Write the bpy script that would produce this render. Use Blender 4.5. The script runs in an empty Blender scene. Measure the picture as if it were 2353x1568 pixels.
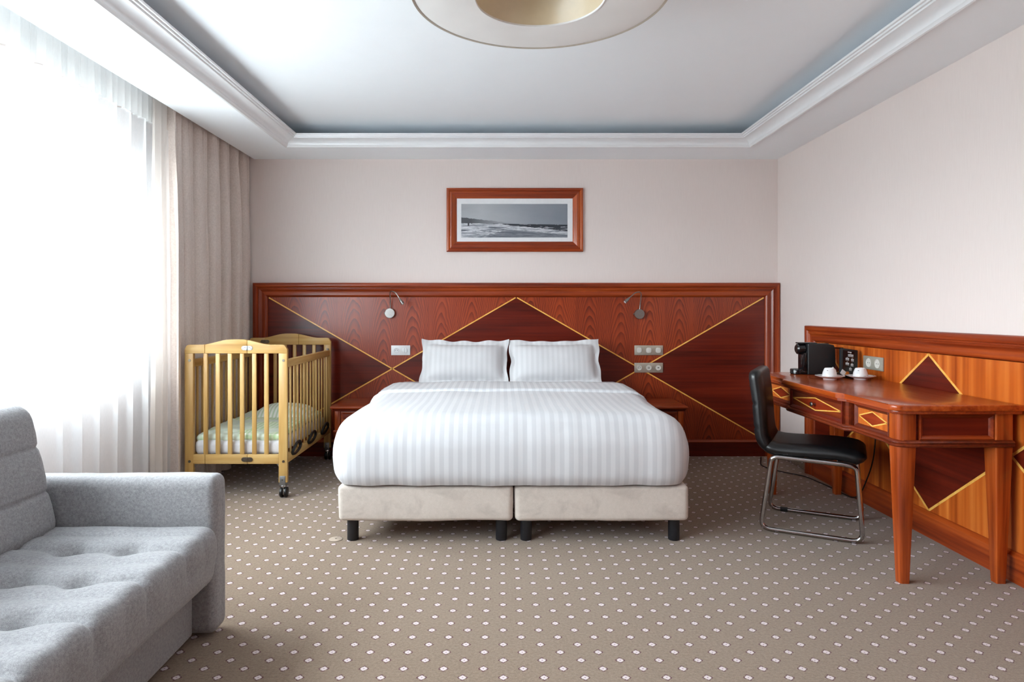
import bpy, bmesh, math, random
import numpy as np
from mathutils import Vector, Matrix, noise

random.seed(4)
PI = math.pi
scene = bpy.context.scene
C = scene.collection

# ------------------------------------------------------------------ camera
F_PX = 1519.0            # focal length in pixels of the 2353 px wide frame
CAM_H = 1.206
cam_data = bpy.data.cameras.new('camera')
cam_data.sensor_fit = 'HORIZONTAL'
cam_data.sensor_width = 36.0
cam_data.lens = 36.0 * F_PX / 2353.0
cam_data.shift_x = (1176.5 - 1152.0) / 2353.0
cam_data.shift_y = -(784.0 - 714.0) / 2353.0
cam_data.clip_start = 0.05
cam = bpy.data.objects.new('camera', cam_data)
cam.location = (0, 0, CAM_H)
cam.rotation_euler = (PI / 2, 0, 0)
C.objects.link(cam)
scene.camera = cam

# ------------------------------------------------------------------ daylight
world = bpy.data.worlds.new('overcast_sky')
scene.world = world
world.use_nodes = True
bg = world.node_tree.nodes['Background']
wt = world.node_tree
w_tc = wt.nodes.new('ShaderNodeTexCoord')
w_sep = wt.nodes.new('ShaderNodeSeparateXYZ')
w_ramp = wt.nodes.new('ShaderNodeValToRGB')          # pale ground below, even overcast above
w_map = wt.nodes.new('ShaderNodeMath'); w_map.operation = 'MULTIPLY_ADD'
w_map.inputs[1].default_value = 0.5; w_map.inputs[2].default_value = 0.5
wt.links.new(w_tc.outputs['Generated'], w_sep.inputs[0])
wt.links.new(w_sep.outputs['Z'], w_map.inputs[0])
wt.links.new(w_map.outputs[0], w_ramp.inputs[0])
w_ramp.color_ramp.elements[0].position = 0.47
w_ramp.color_ramp.elements[0].color = (0.22, 0.235, 0.24, 1)
w_ramp.color_ramp.elements[1].position = 0.53
w_ramp.color_ramp.elements[1].color = (0.885, 0.952, 1.0, 1)
wt.links.new(w_ramp.outputs[0], bg.inputs['Color'])
bg.inputs['Strength'].default_value = 9.0

portal_data = bpy.data.lights.new('window_portal', 'AREA')
portal_data.shape = 'RECTANGLE'
portal_data.size = 4.75
portal_data.size_y = 1.42
portal_data.cycles.is_portal = True
portal = bpy.data.objects.new('window_portal', portal_data)
portal.location = (-2.63, 1.675, 1.58)
portal.rotation_euler = (PI / 2, 0, -PI / 2)      # faces +X into the room
C.objects.link(portal)

scene.view_settings.view_transform = 'Standard'
scene.view_settings.look = 'None'
scene.view_settings.gamma = 1.0
scene.view_settings.use_curve_mapping = False
scene.view_settings.exposure = 2.05
scene.cycles.max_bounces = 14
scene.cycles.diffuse_bounces = 8
scene.cycles.glossy_bounces = 4
scene.cycles.transmission_bounces = 8
scene.cycles.transparent_max_bounces = 12
scene.cycles.caustics_reflective = False
scene.cycles.caustics_refractive = False

# ------------------------------------------------------------------ helpers
def srgb(r, g, b):
    def f(c):
        c /= 255.0
        return c / 12.92 if c <= 0.04045 else ((c + 0.055) / 1.055) ** 2.4
    return (f(r), f(g), f(b), 1.0)

class NT:
    """small wrapper that builds a material's node tree"""
    def __init__(self, name):
        self.m = bpy.data.materials.new(name)
        self.m.use_nodes = True
        self.t = self.m.node_tree
        self.p = self.t.nodes['Principled BSDF']
        self.out = self.t.nodes['Material Output']
    def n(self, typ, **kw):
        nd = self.t.nodes.new(typ)
        for k, v in kw.items():
            setattr(nd, k, v)
        return nd
    def link(self, a, b):
        self.t.links.new(a, b)
    def val(self, sock, v):
        if hasattr(v, 'is_output') or isinstance(v, bpy.types.NodeSocket):
            self.link(v, sock)
        else:
            sock.default_value = v
    def math(self, op, a, b=None, c=None):
        nd = self.n('ShaderNodeMath', operation=op)
        self.val(nd.inputs[0], a)
        if b is not None: self.val(nd.inputs[1], b)
        if c is not None: self.val(nd.inputs[2], c)
        return nd.outputs[0]
    def coords(self):
        return self.n('ShaderNodeTexCoord').outputs['Object']
    def sep(self, v=None):
        nd = self.n('ShaderNodeSeparateXYZ')
        self.link(v if v is not None else self.coords(), nd.inputs[0])
        return nd.outputs
    def comb(self, x, y, z):
        nd = self.n('ShaderNodeCombineXYZ')
        for i, v in enumerate((x, y, z)): self.val(nd.inputs[i], v)
        return nd.outputs[0]
    def mapping(self, v, scale=(1, 1, 1), loc=(0, 0, 0)):
        nd = self.n('ShaderNodeMapping')
        self.link(v, nd.inputs['Vector'])
        nd.inputs['Scale'].default_value = scale
        nd.inputs['Location'].default_value = loc
        return nd.outputs[0]
    def noise(self, v, scale=5.0, detail=3.0, rough=0.5, dist=0.0):
        nd = self.n('ShaderNodeTexNoise')
        self.link(v, nd.inputs['Vector'])
        nd.inputs['Scale'].default_value = scale
        nd.inputs['Detail'].default_value = detail
        nd.inputs['Roughness'].default_value = rough
        nd.inputs['Distortion'].default_value = dist
        return nd.outputs['Fac']
    def ramp(self, f, stops):
        nd = self.n('ShaderNodeValToRGB')
        self.val(nd.inputs[0], f)
        e = nd.color_ramp.elements
        while len(e) < len(stops): e.new(0.5)
        for i, (p, c) in enumerate(stops):
            e[i].position = p
            e[i].color = c if len(c) == 4 else (*c, 1)
        return nd.outputs[0]
    def mix(self, f, a, b):
        nd = self.n('ShaderNodeMix', data_type='RGBA')
        self.val(nd.inputs[0], f)
        self.val(nd.inputs[6], a)
        self.val(nd.inputs[7], b)
        return nd.outputs[2]
    def bump(self, h, strength=0.2, dist=0.01):
        nd = self.n('ShaderNodeBump')
        self.link(h, nd.inputs['Height'])
        nd.inputs['Strength'].default_value = strength
        nd.inputs['Distance'].default_value = dist
        self.link(nd.outputs[0], self.p.inputs['Normal'])
    def set(self, **kw):
        for k, v in kw.items():
            self.val(self.p.inputs[k.replace('_', ' ')], v)

def plain(name, col, rough=0.5, metal=0.0, coat=0.0, spec=0.5, var=0.06, scale=40, bump=0.0):
    """plain procedural material: a colour with a little noise in it"""
    t = NT(name)
    nz = t.noise(t.coords(), scale, 3)
    d = tuple(c * (1 - var) for c in col[:3]) + (1,)
    l = tuple(min(1, c * (1 + var)) for c in col[:3]) + (1,)
    t.set(Base_Color=t.ramp(nz, [(0.3, d), (0.7, l)]), Roughness=rough, Metallic=metal, Coat_Weight=coat)
    t.p.inputs['Specular IOR Level'].default_value = spec
    if bump: t.bump(nz, bump, 0.002)
    return t.m

def wood(name, dark, mid, light, grain='X', fine=60.0, rough=0.32, coat=0.12, stripe=0.0, ctr=0.5, along=1.2):
    """lacquered wood, grain along an axis"""
    t = NT(name)
    co = t.coords()
    sc = [fine, fine, fine]
    sc['XYZ'.index(grain)] = along
    n1 = t.noise(t.mapping(co, tuple(sc)), 1.0, 4, 0.55)
    sc2 = [fine * 0.16] * 3
    sc2['XYZ'.index(grain)] = 0.8
    n2 = t.noise(t.mapping(co, tuple(sc2), (3, 1, 7)), 1.0, 3, 0.5, 0.6)
    f = t.math('ADD', t.math('MULTIPLY', n1, 0.45), t.math('MULTIPLY', n2, 0.55))
    if stripe:
        sc3 = [26.0] * 3
        sc3['XYZ'.index(grain)] = 0.5
        n3 = t.noise(t.mapping(co, tuple(sc3), (1, 5, 2)), 1.0, 1, 0.4)
        f = t.math('ADD', t.math('MULTIPLY', f, 1 - stripe), t.math('MULTIPLY', n3, stripe))
    t.set(Base_Color=t.ramp(f, [(0.33, dark), (ctr, mid), (0.68, light)]), Roughness=rough, Coat_Weight=coat, Coat_Roughness=0.12)
    t.p.inputs['Specular IOR Level'].default_value = 0.38
    t.bump(n1, 0.05, 0.001)
    return t.m

def finish(bm, name, mat, parent=None, smooth=True, angle=35, recalc=True):
    """turns a bmesh (in world coordinates) into one mesh object under its parent"""
    if recalc:
        bmesh.ops.recalc_face_normals(bm, faces=bm.faces)
    if smooth:
        lim = math.radians(angle)
        for f in bm.faces: f.smooth = True
        for e in bm.edges:
            if len(e.link_faces) == 2 and e.calc_face_angle(0) > lim:
                e.smooth = False
    org = Vector((0, 0, 0))
    if parent is not None:
        org = Vector(parent.get('_org', (0, 0, 0)))
        bmesh.ops.translate(bm, verts=bm.verts, vec=-org)
    me = bpy.data.meshes.new(name)
    bm.to_mesh(me); bm.free()
    if mat is not None: me.materials.append(mat)
    o = bpy.data.objects.new(name, me)
    C.objects.link(o)
    if parent is not None:
        o.parent = parent
        o['_org'] = tuple(org)
    return o

def thing(name, label, cat, loc, group=None):
    """an Empty at the thing's base; parts are given in world coordinates"""
    o = bpy.data.objects.new(name, None)
    o.empty_display_size = 0.05
    C.objects.link(o)
    o.location = loc
    o['_org'] = tuple(loc)
    o['label'] = label; o['category'] = cat
    if group: o['group'] = group
    return o

def tag(o, label, cat, group=None):
    o['label'] = label; o['category'] = cat
    if group: o['group'] = group
    return o

def recentre(o, loc):
    """moves a top-level mesh's origin to loc"""
    o.data.transform(Matrix.Translation(-Vector(loc)))
    o.location = loc
    return o

def struct(o):
    o['kind'] = 'structure'
    return o

def from_vf(vs, fs):
    bm = bmesh.new()
    v = [bm.verts.new(p) for p in vs]
    bm.verts.ensure_lookup_table()
    for f in fs:
        try: bm.faces.new([v[i] for i in f])
        except ValueError: pass
    return bm

def add_box(bm, x0, x1, y0, y1, z0, z1, bev=0.0, seg=2):
    r = bmesh.ops.create_cube(bm, size=1.0)
    vs = r['verts']
    for v in vs:
        v.co = Vector((x0 if v.co.x < 0 else x1, y0 if v.co.y < 0 else y1, z0 if v.co.z < 0 else z1))
    if bev > 0:
        es = list({e for v in vs for e in v.link_edges})
        bmesh.ops.bevel(bm, geom=es, offset=bev, segments=seg, profile=0.5, affect='EDGES')
    return bm

def box(x0, x1, y0, y1, z0, z1, bev=0.0, seg=2):
    return add_box(bmesh.new(), x0, x1, y0, y1, z0, z1, bev, seg)

def add_prism(bm, pts, d0, d1, axis='Y', bev=0.0, seg=2):
    """polygon (2-D points) extruded along an axis; pts are (a,b): Y->(x,z) X->(y,z) Z->(x,y)"""
    def P(a, b, d):
        return {'Y': (a, d, b), 'X': (d, a, b), 'Z': (a, b, d)}[axis]
    v0 = [bm.verts.new(P(a, b, d0)) for a, b in pts]
    v1 = [bm.verts.new(P(a, b, d1)) for a, b in pts]
    n = len(pts)
    fs = [bm.faces.new(v0), bm.faces.new(v1[::-1])]
    for i in range(n):
        bm.faces.new((v0[i], v0[(i + 1) % n], v1[(i + 1) % n], v1[i]))
    if bev > 0:
        es = list({e for f in fs for e in f.edges})
        bmesh.ops.bevel(bm, geom=es, offset=bev, segments=seg, profile=0.5, affect='EDGES')
    return bm

def prism(pts, d0, d1, axis='Y', bev=0.0, seg=2):
    return add_prism(bmesh.new(), pts, d0, d1, axis, bev, seg)

def add_tube(bm, pts, rad, seg=10, closed=False, cap=True):
    pts = [Vector(p) for p in pts]
    n = len(pts)
    rads = rad if hasattr(rad, '__len__') else [rad] * n
    tans = []
    for i in range(n):
        if closed: t = pts[(i + 1) % n] - pts[i - 1]
        else: t = pts[min(i + 1, n - 1)] - pts[max(i - 1, 0)]
        tans.append(t.normalized())
    up = Vector((0, 0, 1)) if abs(tans[0].z) < 0.9 else Vector((1, 0, 0))
    nrm = (up - tans[0] * up.dot(tans[0])).normalized()
    rings = []
    for i in range(n):
        nrm = (nrm - tans[i] * nrm.dot(tans[i])).normalized()
        bi = tans[i].cross(nrm)
        rings.append([bm.verts.new(pts[i] + (nrm * math.cos(a) + bi * math.sin(a)) * rads[i])
                      for a in [2 * PI * k / seg for k in range(seg)]])
    m = n if closed else n - 1
    for i in range(m):
        a, b = rings[i], rings[(i + 1) % n]
        if closed and i == n - 1:   # best rotation for the closing ring
            k0 = min(range(seg), key=lambda k: (b[k].co - a[0].co).length)
            b = b[k0:] + b[:k0]
        for k in range(seg):
            bm.faces.new((a[k], a[(k + 1) % seg], b[(k + 1) % seg], b[k]))
    if cap and not closed:
        bm.faces.new(rings[0][::-1]); bm.faces.new(rings[-1])
    return bm

def tube(pts, rad, seg=10, closed=False):
    return add_tube(bmesh.new(), pts, rad, seg, closed)

def add_lathe(bm, prof, centre, seg=32, axis='Z', closed=False):
    """profile of (radius, height) spun about an axis through centre"""
    cx, cy, cz = centre
    rings = []
    for r, h in prof:
        ring = []
        for k in range(seg):
            a = 2 * PI * k / seg
            u, w = r * math.cos(a), r * math.sin(a)
            p = {'Z': (cx + u, cy + w, cz + h), 'Y': (cx + u, cy + h, cz + w), 'X': (cx + h, cy + u, cz + w)}[axis]
            ring.append(bm.verts.new(p))
        rings.append(ring)
    pairs = list(zip(rings, rings[1:]))
    if closed: pairs.append((rings[-1], rings[0]))
    for a, b in pairs:
        for k in range(seg):
            bm.faces.new((a[k], a[(k + 1) % seg], b[(k + 1) % seg], b[k]))
    if not closed:
        if prof[0][0] > 1e-6: bm.faces.new(rings[0][::-1])
        if prof[-1][0] > 1e-6: bm.faces.new(rings[-1])
    bmesh.ops.remove_doubles(bm, verts=bm.verts, dist=1e-6)
    return bm

def lathe(prof, centre, seg=32, axis='Z', closed=False):
    return add_lathe(bmesh.new(), prof, centre, seg, axis, closed)

def fillet(pts, r, n=5, closed=False):
    """rounds the corners of a 3-D polyline"""
    pts = [Vector(p) for p in pts]
    out = []
    N = len(pts)
    for i in range(N):
        if not closed and i in (0, N - 1):
            out.append(pts[i]); continue
        p, a, b = pts[i], pts[i - 1], pts[(i + 1) % N]
        da, db = (a - p), (b - p)
        rr = min(r, da.length * 0.48, db.length * 0.48)
        pa, pb = p + da.normalized() * rr, p + db.normalized() * rr
        for k in range(n + 1):
            t = k / n
            out.append(pa * (1 - t) ** 2 + p * 2 * t * (1 - t) + pb * t * t)
    return out

def rgrid(b0, b1, r, n, disp=None, keep=None):
    """rounded box with a dense grid, so that it can be displaced into soft shapes"""
    b0 = np.array(b0, float); b1 = np.array(b1, float)
    r = np.array([r] * 3 if np.isscalar(r) else r, float)
    lo, hi = b0 + r, b1 - r
    ax = []
    for a in range(3):
        e = [b0[a] + r[a] * k / 3 for k in range(3)]
        f = [b1[a] - r[a] * k / 3 for k in range(2, -1, -1)]
        ax.append(np.array(e + list(np.linspace(lo[a], hi[a], max(2, n[a]))) + f))
    idx, vs, ns, fs = {}, [], [], []
    def vid(p):
        q = np.clip(p, lo, hi)
        d = (p - q) / r
        d = d / np.linalg.norm(d)
        w = q + r * d
        k = tuple(np.round(p, 6))
        if k not in idx:
            idx[k] = len(vs); vs.append(w)
            m = d / r
            ns.append(m / np.linalg.norm(m))
        return idx[k]
    for a in range(3):
        u, v = (a + 1) % 3, (a + 2) % 3
        for side in (0, 1):
            ids = []
            for cu in ax[u]:
                row = []
                for cv in ax[v]:
                    p = np.zeros(3); p[a] = (b0, b1)[side][a]; p[u] = cu; p[v] = cv
                    row.append(vid(p))
                ids.append(row)
            for i in range(len(ids) - 1):
                for j in range(len(ids[0]) - 1):
                    q = (ids[i][j], ids[i + 1][j], ids[i + 1][j + 1], ids[i][j + 1])
                    fs.append(q if side else q[::-1])
    if keep is not None:
        fs = [f for f in fs if keep(sum(vs[i] for i in f) / 4)]
    out = []
    for w, m in zip(vs, ns):
        out.append(disp(Vector(w), Vector(m)) if disp else w)
    bm = from_vf(out, fs)
    loose = [v for v in bm.verts if not v.link_faces]
    bmesh.ops.delete(bm, geom=loose, context='VERTS')
    return bm

def nz(p, s=1.0, o=0.0):
    return noise.noise(Vector((p[0] * s + o, p[1] * s + o * 1.7, p[2] * s - o)))

def side_strip(a_pts, b_pts):
    """mitred moulding length: a closed profile at one end joined to the other end"""
    n = len(a_pts)
    vs = list(a_pts) + list(b_pts)
    fs = [(i, (i + 1) % n, n + (i + 1) % n, n + i) for i in range(n)]
    fs += [tuple(range(n))[::-1], tuple(range(n, 2 * n))]
    return from_vf(vs, fs)

# ------------------------------------------------------------------ materials
def wallpaper():
    t = NT('wallpaper')
    co = t.coords()
    n1 = t.noise(t.mapping(co, (220, 220, 9)), 1.0, 3, 0.6)
    n2 = t.noise(co, 1.3, 2)
    f = t.math('ADD', t.math('MULTIPLY', n1, 0.7), t.math('MULTIPLY', n2, 0.3))
    t.set(Base_Color=t.ramp(f, [(0.3, srgb(222, 210, 205)), (0.7, srgb(228, 217, 212))]), Roughness=0.75)
    t.bump(n1, 0.03, 0.002)
    return t.m
M_WALL = wallpaper()
M_CEIL = plain('ceiling_paint', srgb(245, 250, 254), 0.8, var=0.01, scale=6)
M_COVE = plain('cove_gloss_paint', srgb(232, 234, 236), 0.32, var=0.01, scale=8, coat=0.3)
M_FRAMEW = plain('window_frame_white', srgb(232, 233, 234), 0.4, var=0.02)

def carpet(name, U, V, u0, v0):
    t = NT(name)
    co = t.coords()
    s = t.sep(co)
    fib = t.noise(co, 420, 2, 0.6)
    wob = t.math('MULTIPLY', t.math('SUBTRACT', t.noise(co, 260, 1), 0.5), 0.006)
    u = t.math('DIVIDE', t.math('SUBTRACT', t.math('ADD', s[U], wob), u0), 0.1342)
    v = t.math('DIVIDE', t.math('SUBTRACT', t.math('ADD', s[V], wob), v0), 0.0538)
    row = t.math('FLOOR', t.math('ADD', v, 0.5))
    fv = t.math('ABSOLUTE', t.math('SUBTRACT', v, row))
    odd = t.math('ABSOLUTE', t.math('MODULO', row, 2.0))
    uu = t.math('ADD', t.math('ADD', u, t.math('MULTIPLY', odd, 0.5)), 0.5)
    fu = t.math('ABSOLUTE', t.math('SUBTRACT', t.math('FRACT', uu), 0.5))
    dx = t.math('DIVIDE', t.math('MULTIPLY', fu, 0.1342), 0.0145)
    dy = t.math('DIVIDE', t.math('MULTIPLY', fv, 0.0538), 0.0155)
    d = t.math('POWER', t.math('ADD', t.math('POWER', dx, 1.25), t.math('POWER', dy, 1.25)), 0.8)
    patch = t.noise(co, 2.6, 3, 0.55)
    mott = t.noise(co, 95, 3, 0.7)
    f = t.math('ADD', t.math('MULTIPLY', mott, 0.5), t.math('MULTIPLY', fib, 0.5))
    base = t.ramp(f, [(0.34, srgb(102, 83, 65)), (0.66, srgb(154, 133, 112))])
    base = t.mix(t.math('MULTIPLY', patch, 0.35), base, srgb(148, 130, 114))
    dot = t.ramp(d, [(0.0, srgb(150, 120, 140)), (0.16, srgb(160, 130, 150)), (0.25, srgb(214, 200, 200)), (0.80, srgb(212, 198, 198)),
                     (0.92, srgb(86, 40, 46)), (1.0, srgb(92, 48, 50))])
    rim = t.math('LESS_THAN', d, 1.22)
    ends = t.math('GREATER_THAN', t.math('ABSOLUTE', t.math('SUBTRACT', dx, dy)), 0.3)
    white = t.math('LESS_THAN', d, 0.88)
    msk = t.math('MAXIMUM', white, t.math('MULTIPLY', rim, ends))
    t.set(Base_Color=t.mix(msk, base, dot), Roughness=0.95)
    t.p.inputs['Specular IOR Level'].default_value = 0.1
    t.p.inputs['Sheen Weight'].default_value = 0.25
    t.bump(f, 0.6, 0.004)
    return t.m
M_CARPET = carpet('carpet', 0, 1, 0.0066, 2.171)
M_SKIRT = carpet('carpet_skirting', 1, 2, 5.03, 0.055)

# mahogany family
D1, D2, D3 = srgb(64, 17, 10), srgb(96, 26, 13), srgb(120, 38, 18)
F1, F2, F3 = srgb(98, 32, 12), srgb(142, 54, 19), srgb(178, 80, 30)
O1, O2, O3 = srgb(146, 58, 16), srgb(194, 94, 30), srgb(224, 132, 56)
M_FRX = wood('mahogany_rail_x', F1, F2, F3, 'X', 70)
M_FRY = wood('mahogany_rail_y', F1, F2, F3, 'Y', 70)
M_FRZ = wood('mahogany_rail_z', F1, F2, F3, 'Z', 70)
M_DKX = wood('dark_veneer_x', D1, D2, D3, 'X', 55, rough=0.3)
M_DKY = wood('dark_veneer_y', D1, D2, D3, 'Y', 55, rough=0.3)
M_ORZ = wood('orange_veneer_z', O1, O2, O3, 'Z', 34, stripe=0.55)
M_ORY = wood('orange_wood_y', srgb(122, 44, 14), srgb(170, 72, 24), srgb(204, 102, 40), 'Y', 50, rough=0.24, coat=0.3)
M_ORZ2 = wood('orange_wood_z', srgb(122, 46, 14), srgb(172, 76, 26), srgb(208, 108, 42), 'Z', 50, rough=0.27, coat=0.25)
M_APRON = wood('dark_apron_wood', srgb(70, 24, 12), srgb(104, 38, 17), srgb(138, 58, 26), 'Y', 60)
M_DRAW = wood('drawer_veneer', srgb(170, 76, 24), srgb(206, 108, 40), srgb(232, 142, 62), 'Z', 40)
M_RED = wood('red_diamond_veneer', srgb(104, 30, 14), srgb(136, 44, 18), srgb(160, 60, 26), 'Y', 50)
M_INLAY = wood('boxwood_inlay', srgb(226, 158, 66), srgb(244, 184, 88), srgb(250, 206, 116), 'X', 80, coat=0.3)

def cathedral():
    """book-matched flame veneer: arches in leaves a quarter metre wide"""
    t = NT('flame_veneer')
    co = t.coords()
    s = t.sep(co)
    w = 0.245
    wob = t.noise(t.mapping(co, (6, 6, 2.2)), 1.0, 3, 0.55)
    x = t.math('ADD', s[0], t.math('MULTIPLY', t.math('SUBTRACT', wob, 0.5), 0.07))
    u = t.math('DIVIDE', x, w)
    cell = t.math('FLOOR', t.math('DIVIDE', s[0], w))
    f = t.math('SUBTRACT', t.math('SUBTRACT', u, cell), 0.5)
    wn = t.n('ShaderNodeTexWhiteNoise', noise_dimensions='1D')
    t.link(cell, wn.inputs['W'])
    arch = t.math('ADD', t.math('POWER', t.math('ABSOLUTE', f), 1.75), 0.0)
    fld = t.math('ADD', t.math('ADD', s[2], t.math('MULTIPLY', arch, 1.75)), t.math('MULTIPLY', wn.outputs[0], 0.13))
    fld = t.math('ADD', fld, t.math('MULTIPLY', wob, 0.09))
    ring = t.math('FRACT', t.math('MULTIPLY', fld, 12.0))
    ringn = t.noise(t.comb(cell, t.math('FLOOR', t.math('MULTIPLY', fld, 12.0)), 0.0), 3.1, 1)
    ring = t.math('MULTIPLY', t.math('POWER', ring, 1.8), t.math('ADD', ringn, 0.45))
    fine = t.noise(t.mapping(co, (110, 110, 3.0)), 1.0, 4, 0.6)
    g = t.math('ADD', t.math('MULTIPLY', ring, 0.44), t.math('MULTIPLY', fine, 0.40))
    g = t.math('ADD', g, t.math('MULTIPLY', wn.outputs[0], 0.10))
    t.set(Base_Color=t.ramp(g, [(0.16, srgb(166, 68, 28)), (0.38, srgb(138, 50, 20)), (0.70, srgb(98, 32, 14))]),
          Roughness=0.33, Coat_Weight=0.12, Coat_Roughness=0.15)
    t.bump(fine, 0.04, 0.001)
    return t.m
M_FLAME = cathedral()

M_STEEL = plain('brushed_steel', srgb(150, 148, 145), 0.36, 1.0, var=0.08, scale=120)
M_CHROME = plain('chrome', srgb(190, 190, 192), 0.08, 1.0, var=0.01)
M_BLACKP = plain('black_plastic', srgb(20, 20, 22), 0.35, var=0.1)
M_BLACKL = plain('black_leg_paint', srgb(30, 31, 36), 0.45, var=0.1)
M_PORC = plain('porcelain', srgb(232, 233, 235), 0.12, coat=0.5, var=0.01)
M_PLATEW = plain('white_switch_plastic', srgb(222, 224, 226), 0.35, var=0.01)
M_PLATED = plain('grey_socket_metal', srgb(168, 163, 150), 0.4, 0.25, var=0.03)
M_PLATEG = plain('champagne_switch_metal', srgb(186, 178, 164), 0.4, 0.55, var=0.03)
M_KEYG = plain('pale_switch_key', srgb(206, 202, 194), 0.35, var=0.01)
M_HOLE = plain('socket_black', srgb(14, 14, 15), 0.6)
M_PAPER = plain('white_paper', srgb(226, 228, 230), 0.7, var=0.02)

def fabric(name, c0, c1, fine=600, rough=0.9, sheen=0.3, bump=0.25, lowvar=0.0, c2=None, lows=3.0):
    t = NT(name)
    co = t.coords()
    a = t.noise(co, fine, 2, 0.6)
    b = t.noise(co, fine * 0.22, 2, 0.6)
    f = t.math('ADD', t.math('MULTIPLY', a, 0.6), t.math('MULTIPLY', b, 0.4))
    col = t.ramp(f, [(0.32, c0), (0.68, c1)])
    if c2 is not None:
        l = t.noise(co, lows, 4, 0.6, 0.8)
        col = t.mix(t.ramp(l, [(0.5, (0, 0, 0, 1)), (0.72, (lowvar,) * 3 + (1,))]), col, c2)
    t.set(Base_Color=col, Roughness=rough)
    t.p.inputs['Sheen Weight'].default_value = sheen
    t.p.inputs['Specular IOR Level'].default_value = 0.25
    t.bump(f, bump, 0.0015)
    return t.m
M_SOFA = fabric('grey_felt', srgb(116, 116, 119), srgb(172, 171, 173), 520, sheen=0.2)
M_BASE = fabric('beige_velvet', srgb(196, 186, 176), srgb(210, 200, 191), 300, 0.85, 0.4, 0.1, 0.4, srgb(150, 140, 132), 7.0)
M_DRAPE = fabric('taupe_drape', srgb(194, 180, 172), srgb(224, 212, 204), 420, 0.9, 0.2, 0.3)

def striped_linen(name, axis=0, period=0.047, a=srgb(194, 195, 199), b=srgb(207, 208, 211), edge=0.06):
    t = NT(name)
    co = t.coords()
    s = t.sep(co)
    w = t.math('FRACT', t.math('DIVIDE', s[axis], period))
    tri = t.math('ABSOLUTE', t.math('SUBTRACT', w, 0.5))
    m = t.ramp(tri, [(0.25 - edge * 0.5, (0, 0, 0, 1)), (0.25 + edge * 0.5, (1, 1, 1, 1))])
    thr = t.noise(co, 700, 1)
    t.set(Base_Color=t.mix(m, a, b), Roughness=t.math('ADD', t.math('MULTIPLY', m, -0.22), 0.72))
    t.p.inputs['Sheen Weight'].default_value = 0.15
    t.p.inputs['Specular IOR Level'].default_value = 0.35
    t.bump(t.math('ADD', t.math('MULTIPLY', t.noise(co, 14, 3), 1.0), t.math('MULTIPLY', thr, 0.06)), 0.10, 0.02)
    return t.m
M_DUVET = striped_linen('satin_stripe_duvet')
M_PILLOW = striped_linen('satin_stripe_pillow', 0, 0.04, srgb(200, 200, 202), srgb(207, 207, 209))
M_SHEET = fabric('white_sheet', srgb(206, 206, 210), srgb(218, 218, 221), 400, 0.8, 0.1, 0.1)

def sheer(name, opacity, tint):
    t = NT(name)
    t.t.nodes.remove(t.p)
    co = t.coords()
    v = t.noise(t.mapping(co, (1, 900, 40)), 1.0, 2)
    tr = t.n('ShaderNodeBsdfTransparent'); tr.inputs[0].default_value = (1, 1, 1, 1)
    di = t.n('ShaderNodeBsdfDiffuse'); di.inputs[0].default_value = tint
    tl = t.n('ShaderNodeBsdfTranslucent'); tl.inputs[0].default_value = tint
    m1 = t.n('ShaderNodeMixShader'); m1.inputs[0].default_value = 0.5
    t.link(di.outputs[0], m1.inputs[1]); t.link(tl.outputs[0], m1.inputs[2])
    m2 = t.n('ShaderNodeMixShader')
    t.link(t.math('ADD', t.math('MULTIPLY', v, 0.1), opacity - 0.05), m2.inputs[0])
    t.link(tr.outputs[0], m2.inputs[1]); t.link(m1.outputs[0], m2.inputs[2])
    t.link(m2.outputs[0], t.out.inputs[0])
    return t.m
M_SHEER = sheer('white_voile', 0.50, srgb(240, 243, 246))
M_CREAM = sheer('cream_lining', 0.95, srgb(230, 224, 219))
M_TAPE = sheer('voile_header', 0.94, srgb(226, 228, 228))

def glass(name, tint=(0.97, 0.985, 0.98, 1), gl=0.06):
    t = NT(name)
    t.t.nodes.remove(t.p)
    w = t.noise(t.coords(), 2.0, 1)
    tr = t.n('ShaderNodeBsdfTransparent'); tr.inputs[0].default_value = tint
    g = t.n('ShaderNodeBsdfGlossy'); g.inputs['Roughness'].default_value = 0.02
    m = t.n('ShaderNodeMixShader')
    t.link(t.math('ADD', t.math('MULTIPLY', w, 0.01), gl), m.inputs[0])
    t.link(tr.outputs[0], m.inputs[1]); t.link(g.outputs[0], m.inputs[2])
    t.link(m.outputs[0], t.out.inputs[0])
    return t.m
M_GLASS = glass('window_glass')

# ------------------------------------------------------------------ the room
BACK, RIGHT, LEFT, FRONT = 5.5, 2.30, -2.35, -1.0
SOFFIT, CEIL = 2.466, 2.62
POCKET = -2.057                       # edge of the lowered ceiling, the curtain pocket lies beyond
OX0, OX1, OY0, OY1 = -1.64, 1.90, 0.02, 5.05      # opening of the lowered ceiling

struct(finish(box(LEFT - .3, RIGHT + .2, FRONT - .2, BACK + .2, -0.12, 0.0), 'floor', M_CARPET))
ceiling = struct(finish(box(LEFT - .3, RIGHT + .2, FRONT - .2, BACK + .2, CEIL, CEIL + .12), 'ceiling', M_CEIL))
for x0, x1, y0, y1 in ((POCKET, OX0, FRONT, BACK), (OX1, RIGHT, FRONT, BACK), (OX0, OX1, OY1, BACK), (OX0, OX1, FRONT, OY0)):
    finish(box(x0, x1, y0, y1, SOFFIT, SOFFIT + 0.03), 'soffit', M_CEIL, ceiling)
finish(box(POCKET, POCKET + .03, FRONT, BACK, SOFFIT + 0.03, CEIL), 'pocket_fascia', M_CEIL, ceiling)

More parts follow.
